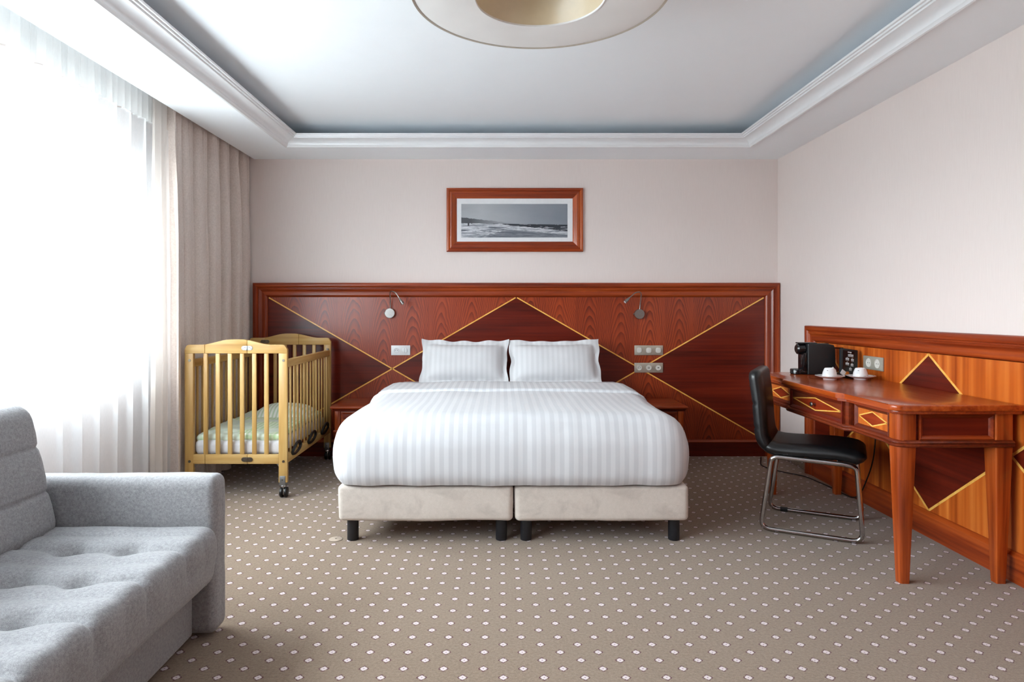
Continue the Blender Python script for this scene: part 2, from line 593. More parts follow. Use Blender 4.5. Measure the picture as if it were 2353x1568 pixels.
struct(finish(box(LEFT - .3, RIGHT + .2, BACK, BACK + .2, 0, CEIL), 'wall_back', M_WALL))
struct(finish(box(RIGHT, RIGHT + .2, FRONT, BACK, 0, CEIL), 'wall_right', M_WALL))
struct(finish(box(LEFT - .3, RIGHT + .2, FRONT - .2, FRONT, 0, CEIL), 'wall_front', M_DKX))  # unseen wall, its dark veneer added to cut fill light on the bed front
WY0, WY1, WZ0, WZ1 = -0.75, 4.05, 0.875, 2.28
bm = bmesh.new()
add_box(bm, LEFT - .25, LEFT, FRONT, BACK, 0, WZ0)
add_box(bm, LEFT - .25, LEFT, FRONT, BACK, WZ1, CEIL)
add_box(bm, LEFT - .25, LEFT, FRONT, WY0, WZ0, WZ1)
add_box(bm, LEFT - .25, LEFT, WY1, BACK, WZ0, WZ1)
struct(finish(bm, 'wall_left', M_WALL))

# cove moulding round the opening: profile (inward, height), closed
prof = [(-0.016, SOFFIT), (-0.016, SOFFIT - .009), (-0.008, SOFFIT - .014), (0.002, SOFFIT - .012), (0.006, SOFFIT - .004), (0.012, SOFFIT + .002)]
for k in range(1, 11):
    a = PI / 2 * k / 10
    prof.append((0.012 + 0.064 * (1 - math.cos(a)), SOFFIT + .002 + 0.040 * math.sin(a)))
prof += [(0.078, SOFFIT + .050), (0.090, SOFFIT + .050), (0.092, SOFFIT + .058), (0.104, SOFFIT + .058), (0.106, SOFFIT + .068), (0.08, SOFFIT + .07), (-0.016, SOFFIT + .03)]
def ring_corner(d, z):
    return [(OX0 + d, OY0 + d, z), (OX1 - d, OY0 + d, z), (OX1 - d, OY1 - d, z), (OX0 + d, OY1 - d, z)]
for i, nm in enumerate(('trim_1', 'trim_2', 'trim_3', 'trim_4')):
    a = [ring_corner(d, z)[i] for d, z in prof]
    b = [ring_corner(d, z)[(i + 1) % 4] for d, z in prof]
    struct(finish(side_strip(a, b), nm, M_COVE, angle=28))

# carpet skirting on the bare stretch of the right wall
struct(finish(box(RIGHT - .012, RIGHT, 4.93, 5.40, 0, 0.11, 0.003), 'baseboard_right', M_SKIRT))

# the window: frame, mullions, panes, sill
win = thing('window_1', 'wide white window behind the sheer curtain', 'window', (LEFT - .17, (WY0 + WY1) / 2, WZ0))
del win['label'], win['category']
struct(win)
fx0, fx1 = LEFT - .20, LEFT - .13
for y0, y1, z0, z1 in ((WY0, WY1, WZ0, WZ0 + .10), (WY0, WY1, WZ1 - .08, WZ1), (WY0, WY0 + .07, WZ0, WZ1), (WY1 - .07, WY1, WZ0, WZ1)):
    finish(box(fx0, fx1, y0, y1, z0, z1, .006), 'window_frame', M_FRAMEW, win)
mull = [WY0 + .035, 0.20, 1.25, 2.36, 3.46, WY1 - .035]
for y in mull[1:-1]:
    finish(box(fx0, fx1, y - .045, y + .045, WZ0 + .1, WZ1 - .08, .006), 'mullion', M_FRAMEW, win)
for a, b in zip(mull, mull[1:]):
    finish(box(LEFT - .17, LEFT - .162, a + .03, b - .03, WZ0 + .09, WZ1 - .07), 'pane', M_GLASS, win)
finish(box(LEFT - .13, LEFT + .05, WY0 - .04, WY1 + .04, WZ0 - .03, WZ0 + .005, .008), 'window_sill', M_FRAMEW, win)

# ------------------------------------------------------------------ curtains
def curtain_mesh(y0, y1, xc, z0, z1, widths, amp, over, seed, rows=26, per=12, gather=0.55, flare=0.0, sharp=False, wander=0.0):
    """hanging cloth with pleats of uneven width; folds are tight at the top and relax downwards"""
    rnd = random.Random(seed)
    ys = [y0]
    while ys[-1] < y1:
        ys.append(ys[-1] + rnd.uniform(*widths))
    k = (y1 - y0) / (ys[-1] - y0)
    ys = [y0 + (y - y0) * k for y in ys]
    amps = [rnd.uniform(0.65, 1.15) * amp for _ in ys]
    lean = [rnd.uniform(-1, 1) for _ in ys]
    offs = [((-1) ** k * .7 + rnd.uniform(-.3, .3)) * wander for k in range(len(ys))]
    vs, fs = [], []
    cols = (len(ys) - 1) * per + 1
    for r in range(rows + 1):
        t = r / rows
        z = z1 + (z0 - z1) * t
        rel = gather + (1 - gather) * min(1, t * 2.6)
        for c in range(cols):
            i = min(c // per, len(ys) - 2)
            f = (c - i * per) / per
            w = ys[i + 1] - ys[i]
            ph = 2 * PI * f
            a = (amps[i] * (1 - f) + amps[i + 1] * f) * rel
            cs = 1 - 2 * abs(math.sin(ph / 2)) ** 3.5 if sharp else math.cos(ph)
            x = xc + a * cs + (offs[i] * (1 - f) + offs[i + 1] * f) * min(1, .3 + t * 3)
            y = ys[i] + w * f + over * w * math.sin(ph) * rel
            y += 0.02 * t * lean[i] * math.sin(PI * f) + flare * t * t * (y - y0)
            x += 0.006 * nz((y * 3, z * 2.2, 0), 1.0, seed)
            if t < 0.12:
                x += (1 - t / 0.12) * 0.006 * math.sin(ph * 3 + i)
            vs.append((min(x, -2.046) if sharp else x, y, z))
    for r in range(rows):
        for c in range(cols - 1):
            a = r * cols + c
            fs.append((a, a + 1, a + cols + 1, a + cols))
    return from_vf(vs, fs)

sh = thing('sheer_curtain', 'floor length white sheer curtain covering the window behind the sofa', 'curtain', (-2.16, 1.7, 0.0))
finish(curtain_mesh(-0.85, 4.24, -2.160, 0.012, 2.36, (0.13, 0.27), 0.036, 0.20, 11), 'voile', M_SHEER, sh, recalc=False)
finish(curtain_mesh(-0.85, 4.24, -2.160, 2.36, 2.58, (0.045, 0.07), 0.018, 0.12, 12, rows=4, per=8, gather=1.0), 'header_tape', M_TAPE, sh, recalc=False)

dr = thing('drape_curtain', 'heavy taupe drape gathered in pleats at the headboard end of the window', 'curtain', (-2.13, 4.8, 0.0))
d1 = finish(curtain_mesh(4.19, 5.485, -2.126, 0.012, 2.58, (0.085, 0.14), 0.070, 0.28, 9, per=24, gather=0.6, sharp=True, wander=0.034), 'pleated_cloth', M_DRAPE, dr, recalc=False)
finish(curtain_mesh(4.02, 4.17, -2.125, 0.014, 2.57, (0.14, 0.17), 0.028, 0.05, 8, per=10), 'lining', M_CREAM, dr, recalc=False)
finish(box(-2.25, -2.09, -0.95, 5.49, 2.585, 2.605, .003), 'curtain_rail', M_FRAMEW, dr)

# ------------------------------------------------------------------ panelling helpers
def frame_sides(rect, prof, to3):
    """four mitred moulding lengths round a rectangle: left, bottom, right, top"""
    a0, a1, b0, b1 = rect
    def cor(d):
        return [(a0 + d, b1 - d), (a0 + d, b0 + d), (a1 - d, b0 + d), (a1 - d, b1 - d)]
    out = []
    for i in range(4):
        A = [to3(*cor(d)[i], e) for d, e in prof]
        B = [to3(*cor(d)[(i + 1) % 4], e) for d, e in prof]
        out.append(side_strip(A, B))
    return out

def merge(bms):
    out = bmesh.new()
    for b in bms:
        me = bpy.data.meshes.new('tmp')
        b.to_mesh(me); b.free()
        out.from_mesh(me)
        bpy.data.meshes.remove(me)
    return out

def strip_poly(p, q, w):
    """thin rectangle round the line p-q in 2-D"""
    dx, dy = q[0] - p[0], q[1] - p[1]
    L = math.hypot(dx, dy)
    nx, ny = -dy / L * w / 2, dx / L * w / 2
    return [(p[0] + nx, p[1] + ny), (q[0] + nx, q[1] + ny), (q[0] - nx, q[1] - ny), (p[0] - nx, p[1] - ny)]

def clip_poly(poly, axis, lim, keep_less):
    out = []
    n = len(poly)
    for i in range(n):
        p, q = poly[i], poly[(i + 1) % n]
        ip = (p[axis] <= lim) == keep_less
        iq = (q[axis] <= lim) == keep_less
        if ip: out.append(p)
        if ip != iq:
            t = (lim - p[axis]) / (q[axis] - p[axis])
            out.append((p[0] + (q[0] - p[0]) * t, p[1] + (q[1] - p[1]) * t))
    return out

FRAME_PROF = [(0, 0), (0, .050), (.005, .058), (.012, .061), (.024, .060), (.034, .055), (.040, .044), (.044, .044), (.049, .050), (.055, .049),
              (.063, .041), (.074, .037), (.088, .040), (.102, .038), (.111, .030), (.116, .021), (.118, .0)]

# ------------------------------------------------------------------ headboard panelling on the back wall
hb = thing('headboard_panel', 'long dark red mahogany wall panelling with crossed pale inlay lines behind the bed', 'headboard', (0.124, BACK, 0))
HX0, HX1, HZ1 = -2.05, 2.298, 1.435
pieces = frame_sides((HX0, HX1, -0.118, HZ1), FRAME_PROF, lambda a, b, e: (a, BACK - e, b))
for i, nm, mt in ((0, 'side_stile', M_FRZ), (2, 'side_stile', M_FRZ), (3, 'top_rail', M_FRX)):
    finish(pieces[i], nm, mt, hb, angle=30)
pieces[1].free()
IX0, IX1, IZ0, IZ1 = HX0 + .118, HX1 - .118, 0.131, HZ1 - .118
IXM = (IX0 + IX1) / 2
finish(box(IX0, IX1, BACK - .034, BACK, 0, IZ0 - .012), 'skirting', M_DKX, hb)
finish(prism([(BACK, IZ0 - .014), (BACK - .046, IZ0 - .014), (BACK - .046, IZ0 - .008), (BACK - .036, IZ0 + .004), (BACK - .023, IZ0 + .008), (BACK, IZ0 + .008)],
             IX0, IX1, 'X'), 'skirting_bead', M_FRX, hb)
PF = BACK - .022
for a, b in ((IX0, IXM), (IXM, IX1)):
    m, zm = (a + b) / 2, (IZ0 + IZ1) / 2
    c = (m, zm)
    for tri, mt in (([(a, IZ1), (b, IZ1), c], M_FLAME), ([(a, IZ0), (b, IZ0), c], M_FLAME), ([(a, IZ0), (a, IZ1), c], M_DKX), ([(b, IZ0), (b, IZ1), c], M_DKX)):
        finish(prism(tri, PF, BACK), 'veneer_panel', mt, hb, smooth=False)
    for p, q in (((a + .006, IZ1 - .004), (b - .006, IZ0 + .004)), ((a + .006, IZ0 + .004), (b - .006, IZ1 - .004))):
        finish(prism(strip_poly(p, q, .0095), PF - .0012, PF + .004), 'inlay_strip', M_INLAY, hb, smooth=False)

# ------------------------------------------------------------------ panelling behind the desk
dp = thing('desk_wall_panel', 'low orange mahogany wall panelling with large dark diamonds behind the desk', 'wall panel', (RIGHT, 3.4, 0))
DY0, DY1, DZ1 = 1.6, 4.92, 1.095
pieces = frame_sides((-DY1, -DY0 + .4, -0.118, DZ1), FRAME_PROF, lambda a, b, e: (RIGHT - e * .8, -a, b))
finish(pieces[0], 'side_stile', M_FRZ, dp, angle=30)
finish(pieces[3], 'top_rail', M_FRY, dp, angle=30)
pieces[1].free(); pieces[2].free()
QX = RIGHT - .020
FZ0, FZ1, FY1 = 0.135, DZ1 - .118, DY1 - .118
finish(box(QX, RIGHT, DY0, FY1, FZ0, FZ1), 'veneer_field', M_ORZ, dp, smooth=False)
finish(box(RIGHT - .032, RIGHT, DY0, FY1, 0, FZ0 - .02), 'skirting', M_FRY, dp)
finish(prism([(RIGHT, FZ0 - .022), (RIGHT - .042, FZ0 - .022), (RIGHT - .042, FZ0 - .014), (RIGHT - .030, FZ0 - .002), (RIGHT - .021, FZ0 + .004), (RIGHT, FZ0 + .004)],
             DY0, FY1, 'Y'), 'skirting_bead', M_FRY, dp)
zc, hh, hw = 0.556, 0.417, 0.572
for yc in (4.670, 3.526, 2.382):
    rh = [(yc - hw, zc), (yc, zc + hh), (yc + hw, zc), (yc, zc - hh)]
    poly = clip_poly(clip_poly(rh, 0, FY1, True), 0, DY0, False)
    finish(prism(poly, QX - .0006, QX + .002, 'X'), 'diamond_veneer', M_DKY, dp, smooth=False)
    for i in range(4):
        sp = clip_poly(clip_poly(strip_poly(rh[i], rh[(i + 1) % 4], .0125), 0, FY1, True), 0, DY0, False)
        if len(sp) >= 3:
            finish(prism(sp, QX - .0016, QX + .002, 'X'), 'inlay_strip', M_INLAY, dp, smooth=False)

# ------------------------------------------------------------------ desk
DT = 0.795
desk = thing('writing_desk', 'mahogany writing desk with tapered legs and diamond inlaid drawers', 'desk', (1.98, 3.64, 0))
def arc2(cx, cy, r, a0, a1, n=6):
    return [(cx + r * math.cos(math.radians(a0 + (a1 - a0) * k / n)), cy + r * math.sin(math.radians(a0 + (a1 - a0) * k / n))) for k in range(n + 1)]
def desk_outline(off, r=.045):
    x0, xm, y0, y1 = 1.700 + off, 1.670 + off, 2.86 + off, 4.42 - off
    return ([(2.262, y0)] + arc2(x0 + r, y0 + r, r, 270, 180) + [(x0, 3.275), (xm, 3.305), (xm, 3.935), (x0, 3.965)]
            + arc2(x0 + r, y1 - r, r, 180, 90) + [(2.262, y1)])
finish(prism(desk_outline(0), DT - .026, DT, 'Z', .006, 3), 'desktop', M_ORY, desk)
finish(prism(desk_outline(.010), DT - .040, DT - .024, 'Z', .003, 2), 'desktop_moulding', M_FRY, desk)
AZ0, AZ1 = 0.622, DT - .040
# apron carcass
bm = bmesh.new()
add_box(bm, 1.760, 1.80, 2.93, 3.29, AZ0, AZ1)
add_box(bm, 1.728, 1.80, 3.29, 3.95, AZ0, AZ1, .003)
add_box(bm, 1.760, 1.80, 3.95, 4.35, AZ0, AZ1)
finish(bm, 'front_apron', M_APRON, desk)
finish(box(1.80, 2.20, 2.912, 2.95, AZ0, AZ1), 'side_apron', M_DKX, desk)
finish(box(1.80, 2.20, 4.33, 4.368, AZ0, AZ1), 'side_apron', M_DKX, desk)
finish(box(2.18, 2.215, 2.95, 4.33, AZ0, AZ1), 'back_apron', M_DKY, desk)
# bead that runs under the apron
bead = [(0, 0), (.010, .002), (.016, .008), (.016, .013), (.009, .017), (.014, .021), (.012, .027), (0, .032)]
def bead_run(path, nm='apron_bead'):
    """path: list of (x, y, outward nx, ny)"""
    rings = [[(x + nx * o, y + ny * o, AZ0 - .016 + h) for o, h in bead] for x, y, nx, ny in path]
    vs = [p for r in rings for p in r]
    n = len(bead)
    fs = []
    for i in range(len(rings) - 1):
        for k in range(n - 1):
            fs.append((i * n + k, i * n + k + 1, (i + 1) * n + k + 1, (i + 1) * n + k))
        fs.append((i * n + n - 1, i * n, (i + 1) * n, (i + 1) * n + n - 1))
    fs += [tuple(range(n))[::-1], tuple(range((len(rings) - 1) * n, len(rings) * n))]
    return finish(from_vf(vs, fs), nm, M_APRON, desk, angle=50)
s2 = math.sqrt(.5)
bead_run([(2.24, 2.895, 0, -1), (1.775, 2.895, 0, -1), (1.751, 2.902, -.5, -.87), (1.742, 2.911, -.87, -.5), (1.735, 2.935, -1, 0), (1.748, 3.0, -1, 0), (1.748, 3.272, -1, 0), (1.716, 3.297, -1, -.3),
          (1.716, 3.943, -1, .3), (1.748, 3.968, -1, 0), (1.748, 4.28, -1, 0), (1.735, 4.345, -1, 0), (1.742, 4.369, -.87, .5), (1.751, 4.378, -.5, .87), (1.775, 4.385, 0, 1), (2.24, 4.385, 0, 1)])
# drawers: a sunk panel in a small frame with a diamond of pale inlay
DPROF = [(0, 0), (0, .010), (.006, .012), (.012, .008), (.018, .003), (.020, 0)]
def drawer(xf, y0, y1, knob, frmat):
    z0, z1 = AZ0 + .014, AZ1 - .004
    d = finish(box(xf - .004, xf + .03, y0, y1, z0, z1, .001), 'drawer', M_APRON if knob else M_DRAW, desk)
    finish(merge(frame_sides((y0, y1, z0, z1), DPROF, lambda a, b, e: (xf - .003 - e, a, b))), 'drawer_moulding', frmat, d, angle=30)
    yc, zc = (y0 + y1) / 2, (z0 + z1) / 2
    hw, hh = (y1 - y0) / 2 - .026, (z1 - z0) / 2 - .024
    rh = [(yc - hw, zc), (yc, zc + hh), (yc + hw, zc), (yc, zc - hh)]
    finish(prism(rh, xf - .0046, xf, 'X'), 'diamond_veneer', M_RED, d, smooth=False)
    for i in range(4):
        finish(prism(strip_poly(rh[i], rh[(i + 1) % 4], .006), xf - .0052, xf, 'X'), 'inlay_strip', M_INLAY, d, smooth=False)
    if knob:
        finish(lathe([(.004, 0), (.004, -.014), (.010, -.018), (.013, -.024), (.010, -.029), (.0, -.030)], (xf - .003, yc, zc), 16, 'X'), 'knob', M_STEEL, d)
    return d
drawer(1.756, 2.975, 3.265, False, M_APRON)
drawer(1.724, 3.320, 3.920, True, M_DKY)
drawer(1.756, 3.975, 4.305, False, M_APRON)
# sunk panel on the near end
finish(merge(frame_sides((1.835, 2.165, AZ0 + .014, AZ1 - .004), DPROF, lambda a, b, e: (a, 2.912 - e, b))), 'end_moulding', M_FRX, desk, angle=30)
# legs: square, tapering, the outer corner of the front ones rounded
def desk_leg(cx, cy, corner):
    rings = []
    for z, h in ((0, .0195), (.02, .0205), (AZ0 - .014, .0385), (AZ0, .0385), (AZ1, .0385)):
        pts = []
        for sx, sy in ((-1, -1), (1, -1), (1, 1), (-1, 1)):
            r = h * .55 if (sx, sy) == corner else h * .14
            ccx, ccy = cx + sx * (h - r), cy + sy * (h - r)
            a0 = {(1, 1): 0, (-1, 1): 90, (-1, -1): 180, (1, -1): 270}[(sx, sy)]
            pts += arc2(ccx, ccy, r, a0, a0 + 90, 4)
        rings.append([(x, y, z) for x, y in pts])
    n = len(rings[0])
    vs = [p for r in rings for p in r]
    fs = [(i * n + k, i * n + (k + 1) % n, (i + 1) * n + (k + 1) % n, (i + 1) * n + k) for i in range(len(rings) - 1) for k in range(n)]
    fs += [tuple(range(n))[::-1], tuple(range((len(rings) - 1) * n, len(rings) * n))]
    finish(from_vf(vs, fs), 'leg', M_ORZ2, desk, angle=40)
desk_leg(1.780, 2.934, (-1, -1)); desk_leg(1.780, 4.346, (-1, 1))
desk_leg(2.205, 2.934, (9, 9)); desk_leg(2.205, 4.346, (9, 9))

# ------------------------------------------------------------------ bed
BY0, BY1 = 3.40, 5.42
for x0, x1, side, lab in ((-.842, .060, 0, 'beige velvet box spring half nearer the cot, on black round legs'),
                          (.070, .969, 1, 'beige velvet box spring half nearer the desk, on black round legs')):
    b = thing('box_spring', lab, 'bed base', ((x0 + x1) / 2, 4.41, 0))
    def dsp(p, n, s=side):
        k = 0.004 * nz(p, 5, 3 + s) + 0.002 * nz(p, 16, 9 + s)
        return p + n * k
    finish(rgrid((x0, BY0, .118), (x1, BY1, .304), (.028, .028, .022), (18, 30, 5), dsp), 'upholstered_body', M_BASE, b, angle=70)
    for lx in (x0 + .06, x1 - .06):
        for ly in (BY0 + .085, BY1 - .1):
            finish(lathe([(.0, 0), (.028, 0), (.030, .003), (.030, .122), (0, .122)], (lx, ly, 0), 20), 'leg', M_BLACKL, b)

def dsp(p, n):
    return p + n * .003 * nz(p, 4, 2)
mt = finish(rgrid((-.835, 3.43, .309), (.955, 5.43, .628), (.05, .05, .06), (16, 20, 5), dsp), 'mattress', M_SHEET, angle=70)
tag(recentre(mt, (.06, 4.43, .309)), 'deep white sheeted mattress on the two box springs, bare at the pillow end', 'mattress')

DX0, DX1, DY_F, DY_B, DZT = -.872, .972, 3.362, 4.86, .658
def duvet_disp(p, n):
    cx = (p.x - .05) / .9
    w = Vector(p)
    if n.z > .5:                                   # top: slightly domed, with slow swells
        w.z += .012 * (1 - cx * cx) + .008 * nz(p, 2.6, 4) + .003 * nz((p.x * 7, p.y * 2, 0), 1, 1)
    side = abs(n.x) > .6
    low = max(0, (.375 - p.z) / .065)
    if side:
        w += n * (.010 * nz((0, p.y * 6, p.z * 7), 1, 5) + .007 * nz((0, p.y * 15, p.z * 12), 1, 2))
        w.x += math.copysign(1, n.x) * .012 * math.sin(max(0, min(1, (p.z - .30) / .30)) * PI)
    if n.y < -.6:
        w += n * (.007 * nz((p.x * 3, 0, p.z * 3), 1, 8) + .004 * nz((p.x * 12, 0, p.z * 2), 1, 3))
        w.y -= .010 * math.sin(max(0, min(1, (p.z - .30) / .30)) * PI)
    if low > 0 and abs(n.z) < .8:                  # hem rolls in under its own edge
        w -= Vector((n.x, n.y, 0)) * .022 * min(1, low) ** 2.2
        w.z += .006 * nz((p.x * 8, p.y * 8, 0), 1, 6)
    return w
duv = thing('duvet', 'white satin striped duvet covering the bed down to the box springs', 'duvet', (.05, 4.1, .31))
finish(rgrid((DX0, DY_F, .310 - .14), (DX1, DY_B + .12, DZT), (.13, .12, .14), (60, 46, 14), duvet_disp,
             keep=lambda c: c[2] > .309 and c[1] < DY_B), 'cover', M_DUVET, duv, angle=80)
# folded back band by the pillows
def fold_disp(p, n):
    w = duvet_disp(p, n)
    return w + Vector((0, 0, .004 * nz((p.x * 5, p.y * 3, 0), 1, 12)))
fb = rgrid((DX0 - .013, 4.385, .40 - .14), (DX1 + .013, 4.875, DZT + .016), (.135, .012, .14), (60, 14, 8), fold_disp,
           keep=lambda c: c[2] > .42)
finish(fb, 'folded_band', M_DUVET, duv, angle=80)

# pillows: stuffed body inside a flat flange, leaning on the headboard
def pillow(xc, w, h, yb, zb, lean, roll, seed, label, fl=(.045, .045)):
    root = thing('pillow', label, 'pillow', (xc, yb, zb), 'two white pillows on the bed')
    nu, nv = 40, 28
    def pt(u, v, s):
        U, V = u * w / 2, v * h / 2
        bu, bv = 1 - 2 * fl[0] / w, 1 - 2 * fl[1] / h
        a, b = min(1, abs(u) / bu), min(1, abs(v) / bv)
        t = (max(0, 1 - a ** 3.2) ** .55) * (max(0, 1 - b ** 3.0) ** .6)
        th = .004 + .085 * t
        if a >= 1 or b >= 1:                       # flange ruffles
            off = .010 * math.sin(U * 34 + V * 20 + seed) * max(max(0, abs(u) - bu) / (1 - bu), max(0, abs(v) - bv) / (1 - bv))
            U *= 1 + .012 * math.sin(V * 38 + seed)
            V *= 1 + .010 * math.sin(U * 31 + seed * 2)
        else:
            off = 0
        pull = 1 - .05 * (1 - (1 - abs(u) ** 4)) * (1 - abs(v))
        sag = -.020 * (1 - u * u) if v > .3 else 0       # top edge dips between its corners
        V += sag * max(0, (v - .3) / .7)
        d = s * th + off + .006 * nz((U * 9, V * 9, s), 1, seed) * t
        return (U * pull, d, V + h / 2)
    vs, fs = [], []
    for s in (-1, 1):
        base = len(vs)
        for j in range(nv + 1):
            for i in range(nu + 1):
                vs.append(pt(-1 + 2 * i / nu, -1 + 2 * j / nv, s))
        for j in range(nv):
            for i in range(nu):
                a = base + j * (nu + 1) + i
                q = (a, a + 1, a + nu + 2, a + nu + 1)
                fs.append(q if s < 0 else q[::-1])
    N = (nu + 1) * (nv + 1)
    rim = [i for i in range(nu + 1)] + [(j + 1) * (nu + 1) - 1 for j in range(1, nv + 1)] + [nv * (nu + 1) + i for i in range(nu - 1, -1, -1)] + [j * (nu + 1) for j in range(nv - 1, 0, -1)]
    for k in range(len(rim)):
        a, b = rim[k], rim[(k + 1) % len(rim)]
        fs.append((a, N + a, N + b, b))
    R = Matrix.Translation((xc, yb, zb)) @ Matrix.Rotation(roll, 4, 'Y') @ Matrix.Rotation(-lean, 4, 'X')
    vs = [R @ Vector(p) for p in vs]
    finish(from_vf(vs, fs), 'pillowcase', M_PILLOW, root, angle=60)
pillow(-.290, .690, .395, 5.09, .627, math.radians(28), math.radians(.6), 1, 'white striped flanged pillow against the headboard, the one nearer the cot')
pillow(.420, .725, .395, 5.09, .627, math.radians(28), math.radians(-.6), 4.2, 'white striped flanged pillow against the headboard, the one nearer the desk')

# ------------------------------------------------------------------ bedside tables
def nightstand(x0, x1, label):
    y0, y1, zt = 4.957, 5.43, .485
    ns = thing('nightstand', label, 'bedside table', ((x0 + x1) / 2, 5.2, 0), 'bedside tables')
    finish(box(x0, x1, y0, y1, zt - .018, zt, .006, 3), 'tabletop', M_FRX, ns)
    finish(prism([(y0 + .008, zt - .018), (y0 + .022, zt - .030), (y0 + .024, zt - .038), (y1, zt - .038), (y1, zt - .018)], x0 + .016, x1 - .016, 'X'), 'top_moulding', M_DKX, ns)
    a, b, f = x0 + .03, x1 - .03, y0 + .036
    finish(box(a, b, f, y1, .300, zt - .036), 'carcass', M_DKX, ns)
    for px in (a, b - .042):
        finish(box(px, px + .042, f - .010, f + .04, .300, zt - .036, .004), 'corner_post', M_ORZ2, ns)
        for py in (f - .010, y1 - .05):
            bm = bmesh.new()
            c0 = (px + .021, py + .025)
            add_prism(bm, [(c0[0] - .021, c0[1] - .022), (c0[0] + .021, c0[1] - .022), (c0[0] + .021, c0[1] + .022), (c0[0] - .021, c0[1] + .022)], 0, .300, 'Z')
            for v in bm.verts:
                if v.co.z < .01:
                    v.co.x = c0[0] + (v.co.x - c0[0]) * .6; v.co.y = c0[1] + (v.co.y - c0[1]) * .6
            finish(bm, 'leg', M_FRZ, ns)
    finish(box(a - .008, b + .008, f - .022, y1, .288, .304, .005), 'bottom_bead', M_FRX, ns)
    d = finish(box(a + .048, b - .048, f - .006, f + .02, .312, zt - .042, .002), 'drawer', M_DKX, ns)
    finish(merge(frame_sides((a + .048, b - .048, .312, zt - .042), DPROF, lambda p, q, e: (p, f - .005 - e * .6, q))), 'drawer_moulding', M_FRX, d, angle=30)
    c, zc = (a + b) / 2, (.312 + zt - .042) / 2
    rh = [(c - .105, zc), (c, zc + .034), (c + .105, zc), (c, zc - .034)]
    for i in range(4):
        finish(prism(strip_poly(rh[i], rh[(i + 1) % 4], .005), f - .0075, f), 'inlay_strip', M_INLAY, d, smooth=False)
nightstand(-1.287, -.885, 'mahogany bedside table half hidden between the cot and the bed')
nightstand(.995, 1.404, 'dark mahogany bedside table on the desk side of the bed')

# ------------------------------------------------------------------ cot
P1, P2, P3 = srgb(160, 118, 60), srgb(188, 150, 88), srgb(204, 172, 114)
M_PINEX = wood('pine_x', P1, P2, P3, 'X', 36, rough=0.4, coat=0.15, along=2.0)
M_PINEY = wood('pine_y', P1, P2, P3, 'Y', 36, rough=0.4, coat=0.15, along=2.0)
M_PINEZ = wood('pine_z', P1, P2, P3, 'Z', 36, rough=0.4, coat=0.15, along=2.0)
M_ZINC = plain('zinc_plate', srgb(140, 142, 144), 0.4, 0.9, var=0.08, scale=80)
M_BRASSD = plain('dark_hinge_metal', srgb(120, 112, 100), 0.3, 1.0, var=0.2, scale=90)
cot = thing('baby_cot', 'pine slatted baby cot on black castors beside the bed', 'cot', (-1.707, 4.80, 0))
CX0, CX1, CY0, CY1, CT = -2.037, -1.377, 4.250, 5.360, .028     # CT: thickness of the end panels
CXM = (CX0 + CX1) / 2
def crest(x):
    t = abs(x - CXM) / .33
    return .986 + .034 * (0.5 + 0.5 * math.cos(PI * min(1, max(0, (t - .08) / .62))))
seams = [CX0, CXM - .200, CXM + .072, CX1]
for y0, end in ((CY0, 0), (CY1 - CT, 1)):
    y1 = y0 + CT
    for k in range(3):
        a, b = seams[k] + (.0008 if k else 0), seams[k + 1] - (.0008 if k < 2 else 0)
        top = []
        N = 14
        for i in range(N + 1):
            x = a + (b - a) * i / N
            z = crest(x)
            e = min(x - CX0, CX1 - x)
            if e < .03: z -= .03 - math.sqrt(max(0, .03 ** 2 - (.03 - e) ** 2))
            top.append((x, z))
        poly = [(b, .930), (a, .930)] + top
        finish(prism(poly, y0, y1, 'Y', .003, 2), 'crest_rail', M_PINEX, cot)
        a2, b2 = max(a, CX0 + .046), min(b, CX1 - .056)
        finish(box(a2, b2, y0 + .003, y1 - .003, .218, .279, .003), 'bottom_rail', M_PINEX, cot)
    for x0, x1 in ((CX0, CX0 + .056), (CX1 - .056, CX1)):
        p = finish(box(x0, x1, y0, y1, .098, .931, .004), 'post', M_PINEZ, cot)
        for bz in (.885, .235):
            finish(lathe([(0, .004), (.007, .004), (.0085, 0), (.0085, -.003), (.0, -.003)], ((x0 + x1) / 2 + .004, y0 if end == 0 else y1, bz), 14, 'Y'), 'bolt', M_BRASSD, p)
    for k in range(6):
        x = CX0 + .056 + (CX1 - CX0 - .112) * (k + 1) / 7 - .003
        finish(box(x - .014, x + .014, y0 + .006, y1 - .006, .277, .932, .004), 'slat', M_PINEZ, cot)
    hx = seams[2] if end == 0 else seams[1]
    for hz, mt in (((.965 if end == 0 else .955), M_ZINC if end == 0 else M_BRASSD), (.248, M_BRASSD)):
        yy = y0 - .002
        pl = []
        for cx, s in ((hx + .022, 1), (hx - .022, -1)):
            pl += [(cx + s * .014 * math.cos(math.radians(a)) * 1.0, hz + s * .014 * math.sin(math.radians(a))) for a in range(-90, 91, 15)]
        h = finish(prism(pl, yy - .001, yy + .004, 'Y', .0008, 1), 'hinge', mt, cot)
        for sx in (-.027, -.014, .014, .027):
            finish(lathe([(0, -.0015), (.0032, -.001), (.0036, .001)], (hx + sx, yy - .001, hz + (.004 if abs(sx) < .02 else -.003)), 10, 'Y'), 'screw', M_BRASSD, h)
        finish(box(hx - .003, hx + .003, yy - .004, yy + .002, hz - .014, hz + .014, .001), 'hinge_pin', mt, h)
